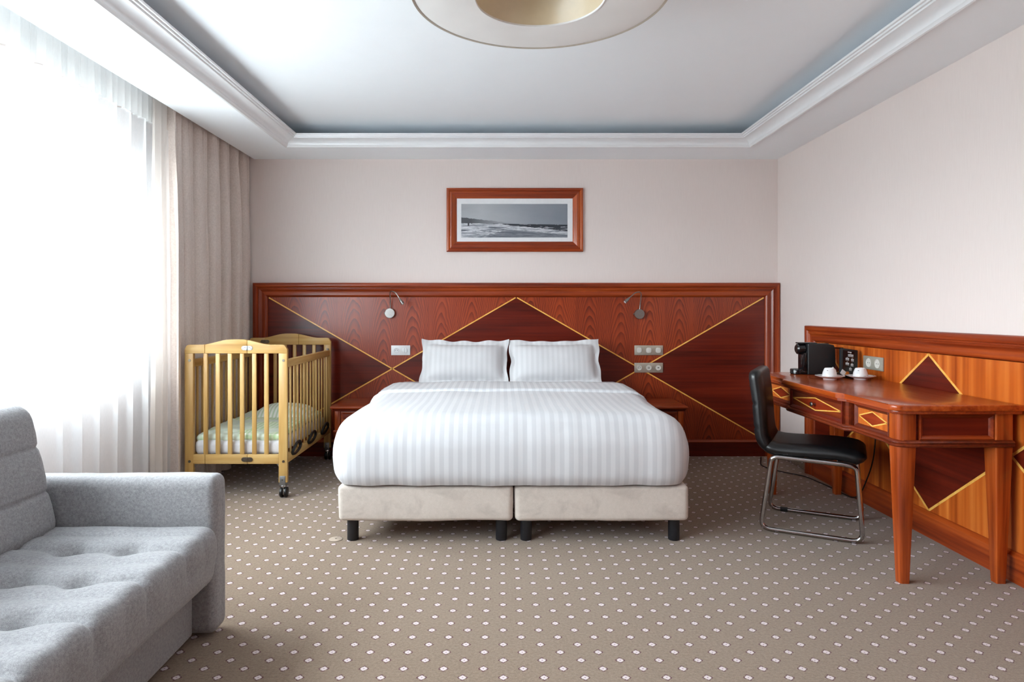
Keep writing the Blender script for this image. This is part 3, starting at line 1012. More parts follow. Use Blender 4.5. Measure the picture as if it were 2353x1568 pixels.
# long sides
for sx, x0 in ((-1, CX0 + .008), (1, CX1 - .034)):
    x1 = x0 + .026
    finish(box(x0 - .003, x1 + .003, CY0 + CT, CY1 - CT, .838, .888, .006), 'side_top_rail', M_PINEY, cot)
    finish(box(x0 - .003, x1 + .003, CY0 + CT, CY1 - CT, .218, .268, .005), 'side_bottom_rail', M_PINEY, cot)
    for k in range(14):
        y = CY0 + CT + .03 + (CY1 - CY0 - 2 * CT - .06) * k / 13
        finish(box(x0 + .008, x1 - .008, y - .012, y + .012, .266, .840, .004), 'side_slat', M_PINEZ, cot)
# slide bolts on the bed side rail ends and black strap latches
for yy in (CY0 + CT + .012, CY1 - CT - .012):
    finish(lathe([(0, .012), (.008, .012), (.008, 0), (0, 0)], (CX1 - .02, yy, .888), 12), 'guide_pin', M_ZINC, cot)
for yy in (4.43, 4.79, 5.14):
    xx = CX1 - .002
    pts = [(xx, yy - .075, .262), (xx + .010, yy - .070, .292), (xx + .016, yy - .030, .322), (xx + .016, yy + .02, .330), (xx + .014, yy + .065, .318), (xx + .012, yy + .075, .286), (xx + .006, yy + .04, .262), (xx + .004, yy - .02, .252)]
    bm = bmesh.new()
    add_tube(bm, fillet(pts, .03, 4, True), .0095, 8, True)
    finish(bm, 'strap_latch', M_BLACKP, cot)
# castors
for px in (CX0 + .030, CX1 - .030):
    for py in (CY0 + .014, CY1 - .014):
        br = finish(box(px - .019, px + .019, py - .018, py + .018, .080, .142, .002), 'castor_bracket', M_ZINC, cot)
        finish(lathe([(0, -.002), (.004, -.0015), (.005, 0)], (px, py - .0185, .118), 10, 'Y'), 'screw', M_BRASSD, br)
        ca = finish(lathe([(0, .082), (.020, .082), (.022, .076), (.022, .070), (.012, .064), (0, .064)], (px, py, 0), 18), 'castor_swivel', M_CHROME, cot)
        for wx in (-.014, .014):
            finish(lathe([(0, -.009), (.024, -.009), (.0325, -.007), (.0345, 0), (.0325, .007), (.024, .009), (0, .009)], (px + wx + .004, py + .004, .0345), 20, 'X'), 'castor_wheel', M_BLACKP, ca)
        finish(box(px + .000, px + .008, py - .014, py + .022, .02, .068, .003), 'castor_fork', M_CHROME, ca)
for px, s in ((CX0 + .056, 1), (CX1 - .056, -1)):
    finish(prism([(px, .218), (px + s * .022, .218), (px, .19)], CY0 + .02, CY0 + .024), 'corner_brace', M_ZINC, cot)

def dsp(p, n):
    return p + n * (.006 * nz(p, 7, 1) + .003 * nz(p, 22, 2))
cm = finish(rgrid((CX0 + .05, CY0 + .035, .270), (CX1 - .05, CY1 - .035, .362), (.025, .025, .03), (18, 26, 4), dsp), 'cot_mattress', M_SHEET, angle=70)
tag(recentre(cm, (CXM, 4.8, .270)), 'thin white mattress lying inside the baby cot', 'mattress')
def check_cloth(name, axis=0):
    t = NT(name)
    co = t.coords(); s = t.sep(co)
    def chk(v, p):
        return t.math('GREATER_THAN', t.math('FRACT', t.math('DIVIDE', v, p)), 0.5)
    k = t.math('ADD', t.math('MULTIPLY', chk(s[0], .03), .5), t.math('MULTIPLY', chk(s[1], .03), .5))
    patch = t.ramp(t.noise(co, 5.0, 2), [(0.48, (0, 0, 0, 1)), (0.56, (1, 1, 1, 1))])
    soft = t.ramp(t.noise(co, 9.0, 2), [(0.35, srgb(206, 220, 206)), (0.65, srgb(220, 232, 216))])
    plaid = t.ramp(k, [(0.0, srgb(234, 240, 226)), (0.5, srgb(206, 228, 192)), (1.0, srgb(182, 214, 168))])
    t.set(Base_Color=t.mix(patch, soft, plaid), Roughness=0.85)
    t.bump(t.noise(co, 300, 2), 0.1, 0.001)
    return t.m
M_GREEN = check_cloth('pale_green_check')
def stripe_cloth():
    t = NT('green_white_stripe')
    s = t.sep(t.coords())
    w = t.math('GREATER_THAN', t.math('FRACT', t.math('DIVIDE', s[0], .028)), .55)
    t.set(Base_Color=t.mix(w, srgb(232, 238, 230), srgb(198, 216, 190)), Roughness=0.85)
    return t.m
def blanket_disp(p, n):
    w = p + n * (.008 * nz(p, 6, 21) + .006 * nz(p, 15, 3))
    edge = max(0, (4.47 - p.y) / .17)
    if edge > 0:                                    # rumpled towards the foot
        w.z += .030 * max(0, nz((p.x * 7, p.y * 11, 0), 1, 7)) * min(1, edge * 2) - .012 * edge
        w.y += .012 * nz((p.x * 12, 0, 0), 1, 9)
    return w
bl = finish(rgrid((CX0 + .052, CY0 + .048, .366), (CX1 - .055, CY1 - .10, .410), (.02, .02, .022), (34, 50, 3), blanket_disp), 'cot_blanket', M_GREEN, angle=75)
tag(recentre(bl, (CXM, 4.75, .366)), 'pale green checked quilt spread over the cot mattress', 'blanket')
def cpil(p, n):
    u, v = (p.x - CXM - .03) / .22, (p.y - 5.1) / .15
    w = Vector(p)
    w.z = .398 + (p.z - .398) * max(.15, (1 - abs(u) ** 3 * .8) * (1 - abs(v) ** 3 * .7)) + .12 * max(0, p.y - 4.98) * .7
    return w + n * .006 * nz(p, 10, 4)
cpm = finish(rgrid((CXM - .19, 4.93, .398), (CXM + .25, 5.24, .475), (.06, .06, .035), (16, 14, 3), cpil), 'cot_pillow', stripe_cloth(), angle=75)
tag(recentre(cpm, (CXM, 5.1, .398)), 'small green and white striped pillow at the head of the cot', 'pillow')

# ------------------------------------------------------------------ sofa
SX0, SXF, SYA, SYE = -1.98, -1.035, .30, 2.535
sofa = thing('sofa', 'light grey felt sofa with button tufted seat under the window', 'sofa', (-1.5, 1.45, 0))
AI = 2.415                                            # inner face of the far arm
tufts = [(x, y) for x in (-1.235, -1.435) for y in (2.195, 1.945, 1.695, 1.445, 1.195, .945, .695, .5)]
def seat_disp(p, n):
    w = Vector(p)
    if n.z > .3 or (n.x > .3 and p.z > .30):
        k = 0
        for tx, ty in tufts:                          # button pits
            d = math.hypot((p.x - tx), (p.y - ty))
            k -= .040 * math.exp(-(d / .040) ** 2) + .012 * math.exp(-(d / .11) ** 2)
        row = min(abs(p.y - ty) for _, ty in tufts[:8])
        seam = math.exp(-(row / .016) ** 2)
        fx = max(0, min(1, (p.x + 1.235) / .12)) if p.x > -1.235 else (1 if p.x > -1.435 else 0) * .35
        k -= .018 * seam * (.35 + .65 * fx)           # seams from the buttons over the front edge
        bul = .014 * math.sin(PI * min(1, row / .125)) if row < .125 else .014
        k += bul * .7
        k += .006 * nz(p, 4, 2)
        if n.z > .3: w.z += k * n.z
        if n.x > .3: w.x += (k * .6) * n.x
    elif n.x > .3:
        w.x += .004 * nz(p, 6, 2)
    if n.x > .3: w.x -= .05 * max(0, (.30 - p.z) / .12) ** 1.5 * .5
    return w
finish(rgrid((-1.70, .415, .205), (SXF, AI + .002, .415), (.045, .03, .045), (60, 160, 6), seat_disp), 'seat_cushion', M_SOFA, sofa, angle=80)
def arm_disp(p, n):
    return p + n * (.003 * nz(p, 6, 3) + .0015 * nz(p, 18, 4))
for y0, y1 in ((AI, SYE), (.30, .42)):
    finish(rgrid((SX0, y0, .012), (-1.048, y1, .592), (.030, .036, .040), (22, 6, 16), arm_disp), 'armrest', M_SOFA, sofa, angle=80)
finish(box(-1.90, -1.125, .43, AI - .002, .018, .215, .012, 3), 'plinth', M_SOFA, sofa)
for yy in (.55, 2.25):
    for xx in (-1.85, -1.25):
        finish(lathe([(0, 0), (.02, 0), (.024, .02), (0, .02)], (xx, yy, 0), 14), 'foot', M_BLACKP, sofa)
def back_disp(p, n):
    w = Vector(p)
    if n.x > .2:
        for zs in (.715, .555):
            w.x -= .007 * math.exp(-((p.z - zs) / .007) ** 2)
        cell = min(abs(p.z - zs) for zs in (.86, .715, .555, .40))
        w.x += .005 * min(1, cell / .05)
    w += n * .004 * nz(p, 4, 6)
    w.x -= (p.z - .40) * .215                         # leans back
    w.y -= max(0, p.z - .42) * .02
    return w
finish(rgrid((-1.80, .44, .395), (-1.595, AI - .006, .872), (.055, .045, .05), (8, 60, 64), back_disp), 'back_cushion', M_SOFA, sofa, angle=80)
finish(rgrid((SX0, .43, .05), (-1.86, AI, .60), (.03, .02, .03), (4, 20, 12), arm_disp), 'back_frame', M_SOFA, sofa, angle=80)

# ------------------------------------------------------------------ chair
def leather():
    t = NT('black_leather')
    co = t.coords()
    v = t.n('ShaderNodeTexVoronoi'); v.inputs['Scale'].default_value = 420
    t.link(co, v.inputs['Vector'])
    n = t.noise(co, 30, 3)
    t.set(Base_Color=t.ramp(n, [(0.3, srgb(11, 12, 14)), (0.7, srgb(17, 18, 21))]), Roughness=0.36)
    t.p.inputs['Specular IOR Level'].default_value = 0.55
    t.bump(v.outputs['Distance'], 0.12, 0.001)
    return t.m
M_LEATHER = leather()
CH = Vector((1.73, 3.71, 0))
chair = thing('desk_chair', 'black leather side chair on a chrome sled frame at the desk', 'chair', CH)
ca, sa = math.cos(math.radians(-28)), math.sin(math.radians(-28))
def cw(f, l, z):
    """chair frame: forward, left, up -> world"""
    return Vector((CH.x + f * ca - l * sa, CH.y + f * sa + l * ca, z))
spine = [(.268, .422), (.245, .437), (.17, .449), (.05, .450), (-.08, .446), (-.155, .448), (-.198, .462), (-.222, .495), (-.232, .54), (-.238, .62), (-.246, .72), (-.258, .81), (-.266, .876)]
sp = [Vector((a, b, 0)) for a, b in spine]
cum = [0]
for a, b in zip(sp, sp[1:]): cum.append(cum[-1] + (b - a).length)
LS = cum[-1]
def on_spine(s):
    s = max(0, min(LS - 1e-6, s))
    i = max(k for k in range(len(cum) - 1) if cum[k] <= s)
    t = (s - cum[i]) / (cum[i + 1] - cum[i])
    p0, p1, p2, p3 = sp[max(0, i - 1)], sp[i], sp[i + 1], sp[min(len(sp) - 1, i + 2)]
    p = .5 * ((2 * p1) + (p2 - p0) * t + (2 * p0 - 5 * p1 + 4 * p2 - p3) * t * t + (3 * p1 - p0 - 3 * p2 + p3) * t ** 3)
    d = .5 * ((p2 - p0) + 2 * (2 * p0 - 5 * p1 + 4 * p2 - p3) * t + 3 * (3 * p1 - p0 - 3 * p2 + p3) * t * t)
    d.normalize()
    return p, Vector((d.y, -d.x, 0))              # outward: down under the seat, behind the back
SPLIT = cum[6] + .01
def pad(s0, s1, seams, nm):
    def dsp(p, n):
        # p: (s, across, thickness) in slab space
        th = p.z
        k = 0
        if n.z < -.3:
            for q in seams: k += .006 * math.exp(-((p.x - q) / .008) ** 2)
            k += .006 * math.exp(-((abs(p.y) - .075) / .007) ** 2) * .7
        c, o = on_spine(p.x)
        ext = p.x - max(0, min(LS, p.x))
        q = c + o * (th + k)
        if ext > 0: q.y += ext
        return cw(q.x, p.y, q.y)
    return finish(rgrid((s0, -.222, -.040), (s1, .222, .036), (.045, .06, .036), (34, 22, 2), dsp), nm, M_LEATHER, chair, angle=80)
pad(.0, SPLIT + .02, [.14, .28, .40], 'seat')
pad(SPLIT - .035, LS, [SPLIT + .10, SPLIT + .23], 'backrest')
for l in (-.212, .212):
    loop = [(-.235, .0125), (.262, .0125), (.232, .395), (.18, .404), (-.155, .410), (-.178, .398)]
    pts = fillet([cw(f, l, z) for f, z in loop], .055, 6, True)
    bm = bmesh.new(); add_tube(bm, pts, .0125, 12, True)
    finish(bm, 'sled_frame', M_CHROME, chair)
    if l > 0: finish(tube([cw(-.17, l, .0125), cw(-.13, l, .0125)], .0142, 10), 'glide', M_BLACKP, chair)
for f in (-.12, .15):
    finish(tube([cw(f, -.212, .408), cw(f, .212, .408)], .010, 10), 'cross_bar', M_CHROME, chair)

# ------------------------------------------------------------------ ceiling lamp: wide ring shade with a hole
def lamp_cloth():
    t = NT('lamp_shade_cloth')
    n = t.noise(t.coords(), 3.0, 2)
    t.set(Base_Color=t.ramp(n, [(0.3, srgb(226, 224, 222)), (0.7, srgb(236, 235, 233))]), Roughness=0.6)
    return t.m
M_SHADE = lamp_cloth()
LC = (.148, 2.527)
lamp = thing('ceiling_lamp', 'large white ring shaped ceiling lamp with a round beige lined opening', 'lamp', (LC[0], LC[1], 2.40))
ring = [(.248, 2.400), (.30, 2.398), (.38, 2.398), (.46, 2.401), (.486, 2.405), (.486, 2.409), (.44, 2.412), (.30, 2.412), (.250, 2.410)]
finish(lathe(ring, (LC[0], LC[1], 0), 96, 'Z', True), 'ring_shade', M_SHADE, lamp, angle=40)
finish(lathe([(.484, 2.403), (.4925, 2.401), (.4945, 2.406), (.4925, 2.413), (.484, 2.411)], (LC[0], LC[1], 0), 96, 'Z', True), 'outer_rim', plain('lamp_rim', srgb(196, 186, 172), .3, 0.6, var=.03), lamp)
finish(lathe([(.2475, 2.398), (.2505, 2.397), (.2515, 2.404), (.2475, 2.405)], (LC[0], LC[1], 0), 72, 'Z', True), 'inner_rim', M_FRAMEW, lamp)
finish(lathe([(.249, 2.404), (.235, 2.45), (.20, 2.52), (.14, 2.572), (.05, 2.59), (0, 2.592), (0, 2.60), (.06, 2.60), (.15, 2.585), (.215, 2.53), (.25, 2.46), (.256, 2.404)], (LC[0], LC[1], 0), 72, 'Z', True),
       'reflector_dome', plain('warm_reflector', srgb(206, 190, 160), .35, 0.0, coat=.3, var=.02), lamp)
finish(lathe([(0, 2.59), (.06, 2.59), (.06, 2.62), (0, 2.62)], (LC[0], LC[1], 0), 32), 'ceiling_rose', M_FRAMEW, lamp)

# ------------------------------------------------------------------ framed picture
PX0, PX1, PZ0, PZ1 = -.454, .677, 1.694, 2.222
pic = thing('framed_picture', 'framed black and white photograph of a beach hanging above the bed', 'picture', ((PX0 + PX1) / 2, BACK, PZ0))
pprof = [(0, 0), (0, .020), (.004, .024), (.016, .026), (.021, .024), (.023, .021), (.026, .024), (.036, .028), (.050, .026), (.062, .018), (.072, .010), (.082, .008), (.086, .004), (.086, 0)]
for s, mt in zip(frame_sides((PX0, PX1, PZ0, PZ1), pprof, lambda a, b, e: (a, BACK - .004 - e, b)), (M_ORZ2, M_FRX, M_ORZ2, M_FRX)):
    finish(s, 'frame_side', mt, pic, angle=30)
finish(box(PX0 + .08, PX1 - .08, BACK - .009, BACK - .004, PZ0 + .08, PZ1 - .08), 'mat_board', M_PAPER, pic)
def beach(x0, x1, z0, z1):
    t = NT('beach_photograph')
    s = t.sep()
    u = t.math('DIVIDE', t.math('SUBTRACT', s[0], x0), x1 - x0)
    v = t.math('DIVIDE', t.math('SUBTRACT', s[2], z0), z1 - z0)
    uv = t.comb(u, v, 0.0)
    sky = t.ramp(t.math('ADD', t.math('MULTIPLY', u, .8), t.math('MULTIPLY', t.noise(uv, 2.5, 3), .3)),
                 [(0.0, srgb(142, 146, 150)), (0.28, srgb(176, 180, 184)), (0.7, srgb(142, 148, 156)), (1.0, srgb(124, 131, 141))])
    wv = t.noise(t.mapping(uv, (5, 26, 1)), 1.0, 5, 0.65, 1.2)
    foam = t.ramp(wv, [(0.36, srgb(88, 94, 104)), (0.46, srgb(150, 155, 163)), (0.55, srgb(214, 217, 222))])
    fine = t.noise(t.mapping(uv, (16, 60, 1)), 1.0, 4, 0.6, .6)
    foam = t.mix(t.math('MULTIPLY', t.math('GREATER_THAN', fine, .56), .5), foam, srgb(96, 102, 112))
    # dark wedge of wet sand low in the middle
    wed = t.math('MULTIPLY', t.math('GREATER_THAN', u, t.math('ADD', t.math('ADD', .20, t.math('MULTIPLY', v, .9)), t.math('MULTIPLY', t.math('SUBTRACT', fine, .5), .5))),
                 t.math('LESS_THAN', v, t.math('ADD', t.math('SUBTRACT', .34, t.math('MULTIPLY', u, .26)), t.math('MULTIPLY', t.math('SUBTRACT', wv, .5), .2))))
    foam = t.mix(t.math('MULTIPLY', wed, .75), foam, srgb(86, 93, 104))
    # open sea: dark band growing to the right, with breakers
    hor = t.math('SUBTRACT', .43, t.math('MULTIPLY', u, .05))
    seab = t.math('SUBTRACT', .43, t.math('MULTIPLY', t.math('SUBTRACT', u, .25), .32))
    brk = t.noise(t.mapping(uv, (7, 30, 1), (2, 4, 0)), 1.0, 3, 0.6, .5)
    sea = t.mix(t.math('GREATER_THAN', brk, .60), srgb(46, 52, 61), srgb(214, 218, 224))
    issea = t.math('GREATER_THAN', v, t.math('ADD', seab, t.math('MULTIPLY', t.math('SUBTRACT', wv, .5), .10)))
    col = t.mix(issea, foam, sea)
    col = t.mix(t.math('GREATER_THAN', v, t.math('MAXIMUM', hor, .0)), col, sky)
    # wooded cliff fading into haze
    hill = t.math('ADD', t.math('SUBTRACT', .60, t.math('MULTIPLY', u, .36)), t.math('MULTIPLY', t.math('SUBTRACT', t.noise(t.comb(u, 0.0, 0.0), 30, 3), .5), .07))
    ish = t.math('MULTIPLY', t.math('LESS_THAN', v, hill), t.math('GREATER_THAN', v, hor))
    fade = t.math('SUBTRACT', 1.0, t.math('DIVIDE', u, .48))
    fade = t.math('MAXIMUM', t.math('MULTIPLY', fade, 1.1), 0.0)
    col = t.mix(t.math('MINIMUM', t.math('MULTIPLY', ish, fade), .9), col, srgb(56, 60, 66))
    # two walkers
    for uu, vv, w, h in ((.068, .395, .007, .045), (.10, .42, .003, .018)):
        m = t.math('MULTIPLY', t.math('LESS_THAN', t.math('ABSOLUTE', t.math('SUBTRACT', u, uu)), w), t.math('LESS_THAN', t.math('ABSOLUTE', t.math('SUBTRACT', v, vv)), h))
        col = t.mix(m, col, srgb(48, 50, 56))
    t.set(Base_Color=col, Roughness=0.35)
    return t.m
ax0, ax1, az0, az1 = PX0 + .121, PX1 - .128, PZ0 + .119, PZ1 - .130
o0 = Vector(pic['_org'])
finish(box(ax0, ax1, BACK - .0105, BACK - .008, az0, az1), 'photo_print', beach(ax0 - o0.x, ax1 - o0.x, az0 - o0.z, az1 - o0.z), pic, smooth=False)

# ------------------------------------------------------------------ reading lamps
def reading_lamp(cx, cz, pts, label):
    r = thing('reading_lamp', label, 'lamp', (cx, PF, cz), 'reading lamps on the headboard')
    finish(lathe([(0, 0), (.036, 0), (.041, -.006), (.041, -.030), (.039, -.034), (.0, -.0345)], (cx, PF, cz), 40, 'Y'), 'wall_disc', M_STEEL, r, angle=30)
    sw = finish(lathe([(0, 0), (.006, 0), (.006, -.008), (0, -.009)], (cx - .041, PF - .018, cz), 12, 'X'), 'switch', M_STEEL, r)
    P = fillet([Vector(p) for p in pts], .09, 8)
    finish(tube(P, .0042, 10), 'gooseneck', M_STEEL, r)
    a, b = Vector(pts[-2]), Vector(pts[-1])
    d = (b - a).normalized()
    finish(tube([b - d * .035, b - d * .02, b - d * .004, b + d * .022, b + d * .026], [.005, .0085, .0125, .0135, .0125], 16), 'lamp_head', M_STEEL, r, angle=50)
    finish(tube([b + d * .0255, b + d * .0275], [.0105, .0105], 16), 'lens', M_PAPER, r)
def hbp(px, py, dy=.0):
    y = PF - dy
    return ((px - 1152) * y / F_PX, y, CAM_H - (py - 714) * y / F_PX)
reading_lamp(hbp(897, 720)[0], hbp(897, 720)[2], [hbp(897, 709, .018), hbp(897, 698, .022), hbp(896, 668, .07), hbp(909, 672, .10), hbp(922, 693, .115)], 'brushed steel gooseneck reading lamp above the white socket plate')
reading_lamp(hbp(1468, 722)[0], hbp(1468, 722)[2], [hbp(1470, 711, .018), hbp(1471, 701, .022), hbp(1474, 671, .06), hbp(1460, 672, .09), hbp(1441, 690, .115)], 'brushed steel gooseneck reading lamp above the two beige switch plates')

# ------------------------------------------------------------------ switch and socket plates
def plate(px0, px1, py0, py1, keys, mat, kmat, label, name):
    x0, _, z1 = hbp(px0, py0); x1, _, z0 = hbp(px1, py1)
    r = thing(name, label, 'switch plate', ((x0 + x1) / 2, PF, z0))
    finish(box(x0, x1, PF - .009, PF, z0, z1, .003, 2), 'plate', mat, r)
    n = len(keys); zc = (z0 + z1) / 2
    for i, k in enumerate(keys):
        w = (x1 - x0)
        xc = x0 + w * ((i + .5) / n if n == 3 else (.28, .71)[i])
        R = .0225
        if k == 'socket':
            s = finish(lathe([(R, 0), (R, -.003), (R - .003, -.004), (R - .005, -.0008), (0, -.0006)], (xc, PF - .009, zc), 28, 'Y'), 'socket', kmat, r, angle=30)
            for dx in (-.0095, .0095):
                finish(lathe([(0, -.0015), (.0026, -.0015), (.0026, .002), (0, .002)], (xc + dx, PF - .0092, zc), 10, 'Y'), 'socket_hole', M_HOLE, s)
            finish(lathe([(0, -.004), (.002, -.004), (.0022, .002), (0, .002)], (xc, PF - .009, zc + .011), 10, 'Y'), 'earth_pin', M_PLATED, s)
        elif k in ('jack', 'usb'):
            s = finish(lathe([(R, 0), (R, -.003), (R - .002, -.0045), (R - .004, -.003), (0, -.003)], (xc, PF - .009, zc), 28, 'Y'), 'socket', kmat, r, angle=30)
            a, b = (.006, .006) if k == 'jack' else (.007, .003)
            finish(box(xc - a, xc + a, PF - .0128, PF - .010, zc - b, zc + b), 'port', M_HOLE, s)
            if k == 'jack':
                finish(box(xc - .0035, xc + .0035, PF - .0132, PF - .011, zc - .003, zc + .0035), 'contact', kmat, s)
        else:
            tilt = .003 if k == 'rocker_out' else 0
            s = finish(rgrid((xc - R + .001, PF - .0145 - tilt, zc - R), (xc + R - .001, PF - .008, zc + R), (.016, .003, .016), (6, 2, 6)), 'rocker', kmat, r, angle=60)
            finish(lathe([(R, 0), (R + .002, 0), (R + .002, -.0012), (R, -.0012)], (xc, PF - .0088, zc), 28, 'Y', True), 'rocker_ring', mat, s)
            if k == 'double':
                finish(box(xc - .0006, xc + .0006, PF - .0152, PF - .012, zc - R + .004, zc + R - .004), 'rocker_split', M_HOLE, s)
plate(899, 943, 794, 816.5, ('socket', 'double'), M_PLATEW, M_PLATEW, 'white two gang socket and switch plate beside the pillow', 'socket_plate')
plate(1457.5, 1523, 794, 816.5, ('rocker', 'rocker', 'rocker_out'), M_PLATEG, M_KEYG, 'beige metal plate with three rocker switches, the upper of the pair', 'switch_plate')
plate(1457.5, 1523, 834, 856.5, ('socket', 'jack', 'usb'), M_PLATEG, M_KEYG, 'beige metal plate with a socket and two ports, the lower of the pair', 'socket_plate')

# ------------------------------------------------------------------ things on the desk
DZ = DT
cm = thing('coffee_machine', 'black capsule coffee machine at the far end of the desk', 'coffee machine', (2.02, 4.28, DZ))
M_MATTE = plain('matte_black_plastic', srgb(27, 28, 30), 0.5, var=0.08, scale=200, bump=.1)
M_GLOSSB = plain('gloss_black_plastic', srgb(16, 15, 17), 0.15, var=0.05)
y0, y1 = 4.225, 4.335
prf = [(1.963, DZ + .002), (2.128, DZ + .002), (2.138, DZ + .06), (2.136, DZ + .17), (2.126, DZ + .190), (2.10, DZ + .196), (1.985, DZ + .200), (1.962, DZ + .196)]
finish(prism(prf, y0, y1, 'Y', .006, 3), 'body', M_MATTE, cm)
finish(box(1.938, 1.968, y0 + .012, y1 - .012, DZ + .02, DZ + .14, .006), 'front_panel', M_GLOSSB, cm)
finish(lathe([(0, -.050), (.024, -.050), (.034, -.042), (.036, -.02), (.036, 0), (0, 0)], (1.958, (y0 + y1) / 2, DZ + .163), 28, 'X'), 'brew_head', M_GLOSSB, cm)
finish(box(1.918, 2.03, y0 + .020, y1 - .020, DZ + .197, DZ + .2055, .004), 'lever', M_GLOSSB, cm)
finish(box(2.03, 2.10, y0 + .012, y0 + .045, DZ + .193, DZ + .2005, .002), 'top_button', M_GLOSSB, cm)
finish(lathe([(0, 0), (.040, 0), (.045, .004), (.045, .030), (.043, .034), (.036, .031), (0, .030)], (1.918, (y0 + y1) / 2, DZ), 32), 'drip_cup', M_GLOSSB, cm)
finish(box(1.93, 1.99, y0 + .014, y1 - .014, DZ, DZ + .026, .004), 'drip_base', M_GLOSSB, cm)
tk = finish(lathe([(.0, .012), (.040, .012), (.042, .02), (.042, .165), (.040, .165), (.039, .022), (0, .016)], (2.172, (y0 + y1) / 2 + .01, DZ), 28), 'water_tank', glass('tank_plastic', (.90, .86, .84, 1), .12), cm)
finish(lathe([(0, .166), (.043, .166), (.043, .172), (0, .173)], (2.172, (y0 + y1) / 2 + .01, DZ), 28), 'tank_lid', M_GLOSSB, tk)
finish(lathe([(0, 0), (.046, 0), (.046, .012), (0, .012)], (2.172, (y0 + y1) / 2 + .01, DZ), 28), 'tank_base', M_GLOSSB, tk)

# leaning capsule menu on a black tray
tr = thing('capsule_tray', 'black tray with a leaning black drinks menu board behind the cups', 'menu stand', (2.17, 4.12, DZ))
finish(box(2.085, 2.258, 4.03, 4.20, DZ, DZ + .014, .004), 'tray', M_MATTE, tr)
R = Matrix.Translation((2.178, 4.130, DZ + .012)) @ Matrix.Rotation(math.radians(8), 4, 'Y') @ Matrix.Rotation(math.radians(-14), 4, 'X')
def rot(bm):
    bmesh.ops.transform(bm, matrix=R, verts=bm.verts)
    return bm
mb = finish(rot(box(-.056, .050, 0, .028, 0, .162, .003)), 'menu_board', M_MATTE, tr)
finish(rot(box(-.046, .026, -.0012, .002, .008, .150)), 'menu_face', M_GLOSSB, mb)
pm = bmesh.new()
add_box(pm, -.016, .008, -.0018, .001, .138, .143)
for cx, cz, k in ((.003, .118, 6), (-.018, .092, 4), (.014, .090, 3), (-.018, .062, 4), (.012, .058, 3), (.002, .030, 3)):
    for i in range(k):
        x = cx + (i - (k - 1) / 2) * .0058
        add_box(pm, x - .0018, x + .0018, -.0018, .001, cz, cz + .010)
        add_box(pm, x - .0022, x + .0022, -.0018, .001, cz - .0055, cz - .003)
    add_box(pm, cx - .004, cx + .004, -.0018, .001, cz + .0135, cz + .015)
finish(rot(pm), 'printed_marks', M_PAPER, mb, smooth=False)

def cup_set(cx, cy, lab):
    s = finish(lathe([(0, .004), (.030, .004), (.032, .0), (.037, .0), (.039, .005), (.055, .010), (.076, .018), (.082, .021), (.082, .023), (.074, .022), (.052, .014), (.036, .010), (0, .009)], (cx, cy, DZ), 40), 'saucer', M_PORC, angle=50)
    tag(recentre(s, (cx, cy, DZ)), 'white porcelain saucer ' + lab, 'saucer', 'saucers on the desk')
    c = thing('coffee_cup', 'white coffee cup turned upside down ' + lab, 'cup', (cx - .002, cy, DZ + .012), 'upturned cups')
    finish(lathe([(.0395, .0), (.0425, .0), (.0420, .010), (.038, .030), (.031, .048), (.028, .053), (.026, .0555), (.024, .0555), (.023, .053), (0, .053), (0, .049), (.028, .046), (.035, .028)], (cx - .002, cy, DZ + .012), 36), 'cup_body', M_PORC, c, angle=50)
    hd = fillet([(cx + .030, cy + .022, DZ + .055), (cx + .052, cy + .036, DZ + .052), (cx + .054, cy + .038, DZ + .026), (cx + .034, cy + .026, DZ + .022)], .012, 4)
    finish(tube(hd, .004, 8), 'handle', M_PORC, c)
    finish(box(cx - .030, cx - .024, cy - .0265, cy - .022, DZ + .0535, DZ + .0555), 'printed_logo', M_HOLE, c)
    sp = thing('teaspoon', 'small steel teaspoon lying ' + lab.replace('under the cup', 'on the saucer') if False else 'small steel teaspoon on the saucer ' + lab, 'spoon', (cx + .045, cy - .04, DZ + .02), 'teaspoons')
    finish(tube([(cx + .00, cy - .062, DZ + .0215), (cx + .035, cy - .050, DZ + .0225), (cx + .062, cy - .030, DZ + .0245)], [.0022, .0016, .0022], 8), 'spoon_handle', M_CHROME, sp)
    bm = bmesh.new()
    bmesh.ops.create_uvsphere(bm, u_segments=12, v_segments=8, radius=1)
    bmesh.ops.scale(bm, vec=(.013, .008, .0025), verts=bm.verts)
    bmesh.ops.rotate(bm, cent=(0, 0, 0), matrix=Matrix.Rotation(math.radians(20), 3, 'Z'), verts=bm.verts)
    bmesh.ops.translate(bm, verts=bm.verts, vec=(cx - .010, cy - .065, DZ + .0225))
    finish(bm, 'spoon_bowl', M_CHROME, sp)
cup_set(1.966, 3.955, 'nearer the coffee machine')
cup_set(2.150, 3.955, 'nearer the wall socket')
for i, (px, py, rz, ry, lab) in enumerate(((2.045, 4.080, .5, -.35, 'white sugar sachet lying behind the cup nearer the coffee machine'), (2.086, 4.035, .7, -.6, 'white sugar sachet leaning on the edge of the black tray'))):
    bm = box(-.019, .019, -.014, .014, -.0025, .0025, .0015, 2)
    mtx = Matrix.Translation((px, py, DZ + (.045 if i == 0 else .032))) @ Matrix.Rotation(rz, 4, 'Z') @ Matrix.Rotation(ry, 4, 'Y') @ Matrix.Rotation(.9, 4, 'X')
    bmesh.ops.transform(bm, matrix=mtx, verts=bm.verts)
    o = finish(bm, 'sugar_sachet', M_PAPER)
    tag(recentre(o, (px, py, DZ + .03)), lab, 'sugar sachet')
jar = finish(lathe([(0, 0), (.024, 0), (.028, .006), (.028, .024), (.025, .030), (.022, .030), (.0, .026)], (2.052, 4.085, DZ), 24), 'sachet_bowl', M_MATTE)
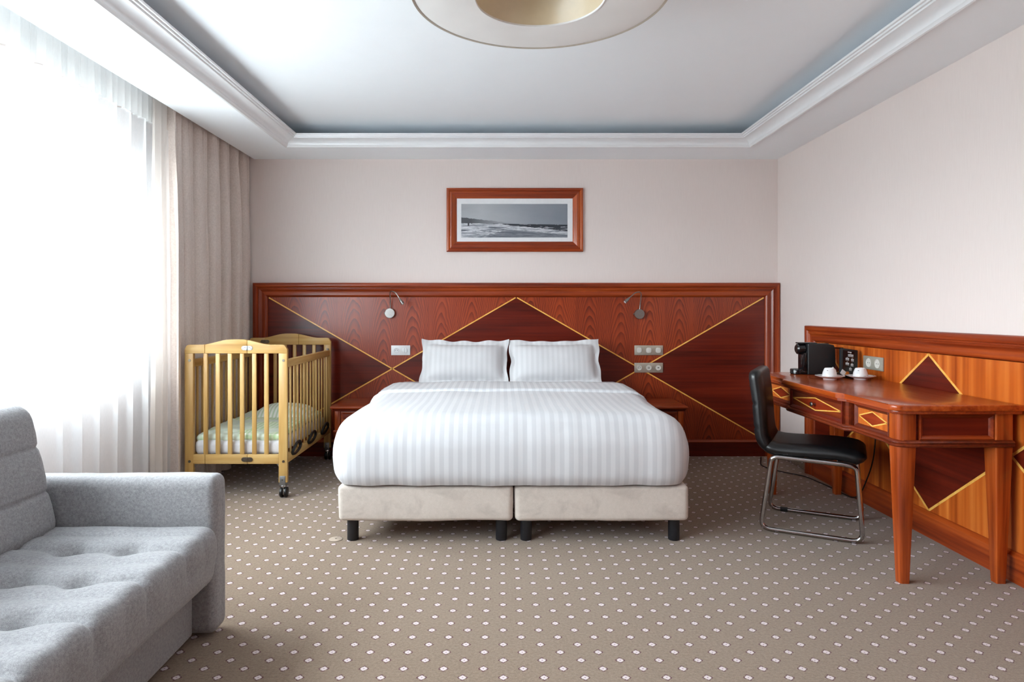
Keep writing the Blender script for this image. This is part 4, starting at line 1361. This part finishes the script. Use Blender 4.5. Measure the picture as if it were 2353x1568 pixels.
tag(recentre(jar, (2.052, 4.085, DZ)), 'low black bowl holding the sugar sachets', 'bowl')
o = finish(lathe([(0, 0), (.013, 0), (.0145, .003), (.011, .020), (.009, .0225), (0, .0235)], (2.120, 4.055, DZ + .014), 24), 'coffee_capsule', plain('copper_foil', srgb(190, 112, 46), .3, .8, var=.05))
tag(recentre(o, (2.120, 4.055, DZ + .014)), 'copper coloured coffee capsule on the black tray', 'capsule')

# socket plate in the panelling over the desk
so = thing('desk_socket_plate', 'steel two gang socket plate in the panelling behind the cups', 'socket plate', (QX, 4.04, .84))
finish(box(QX - .010, QX, 3.935, 4.150, .842, .925, .004), 'plate', M_PLATED, so)
for yy in (3.99, 4.085):
    s = finish(lathe([(.028, 0), (.028, -.003), (.025, -.004), (.023, -.0008), (0, -.0006)], (QX - .010, yy, .8835), 28, 'X'), 'socket', M_KEYG, so, angle=30)
    for dy in (-.0095, .0095):
        finish(lathe([(0, -.0015), (.0026, -.0015), (.0026, .002), (0, .002)], (QX - .0102, yy + dy, .8835), 10, 'X'), 'socket_hole', M_HOLE, s)
# cables under the desk and across the carpet
cb = finish(tube(fillet([(2.12, 5.40, .006), (2.00, 5.10, .006), (2.08, 4.92, .006), (2.20, 4.80, .006), (2.235, 4.50, .006), (2.24, 4.15, .008), (2.245, 3.98, .30), (2.25, 3.96, .62)], .12, 6), .004, 8), 'floor_cable', M_BLACKP)
tag(recentre(cb, (2.0, 4.9, 0)), 'thin black cable on the carpet running under the desk', 'cable')
fs = thing('floor_socket', 'round carpet coloured floor socket cover beside the bed leg', 'floor socket', (-.872, 3.483, 0))
finish(lathe([(0, 0), (.034, 0), (.036, .002), (.033, .004), (0, .004)], (-.872, 3.483, 0), 28), 'cover_disc', plain('floor_cover', srgb(176, 160, 145), .7, var=.06), fs)
finish(lathe([(0, .003), (.004, .003), (.004, .005), (0, .005)], (-.872, 3.483, 0), 12), 'cover_screw', M_BRASSD, fs)
for o in bpy.data.objects:
    if '_org' in o: del o['_org']
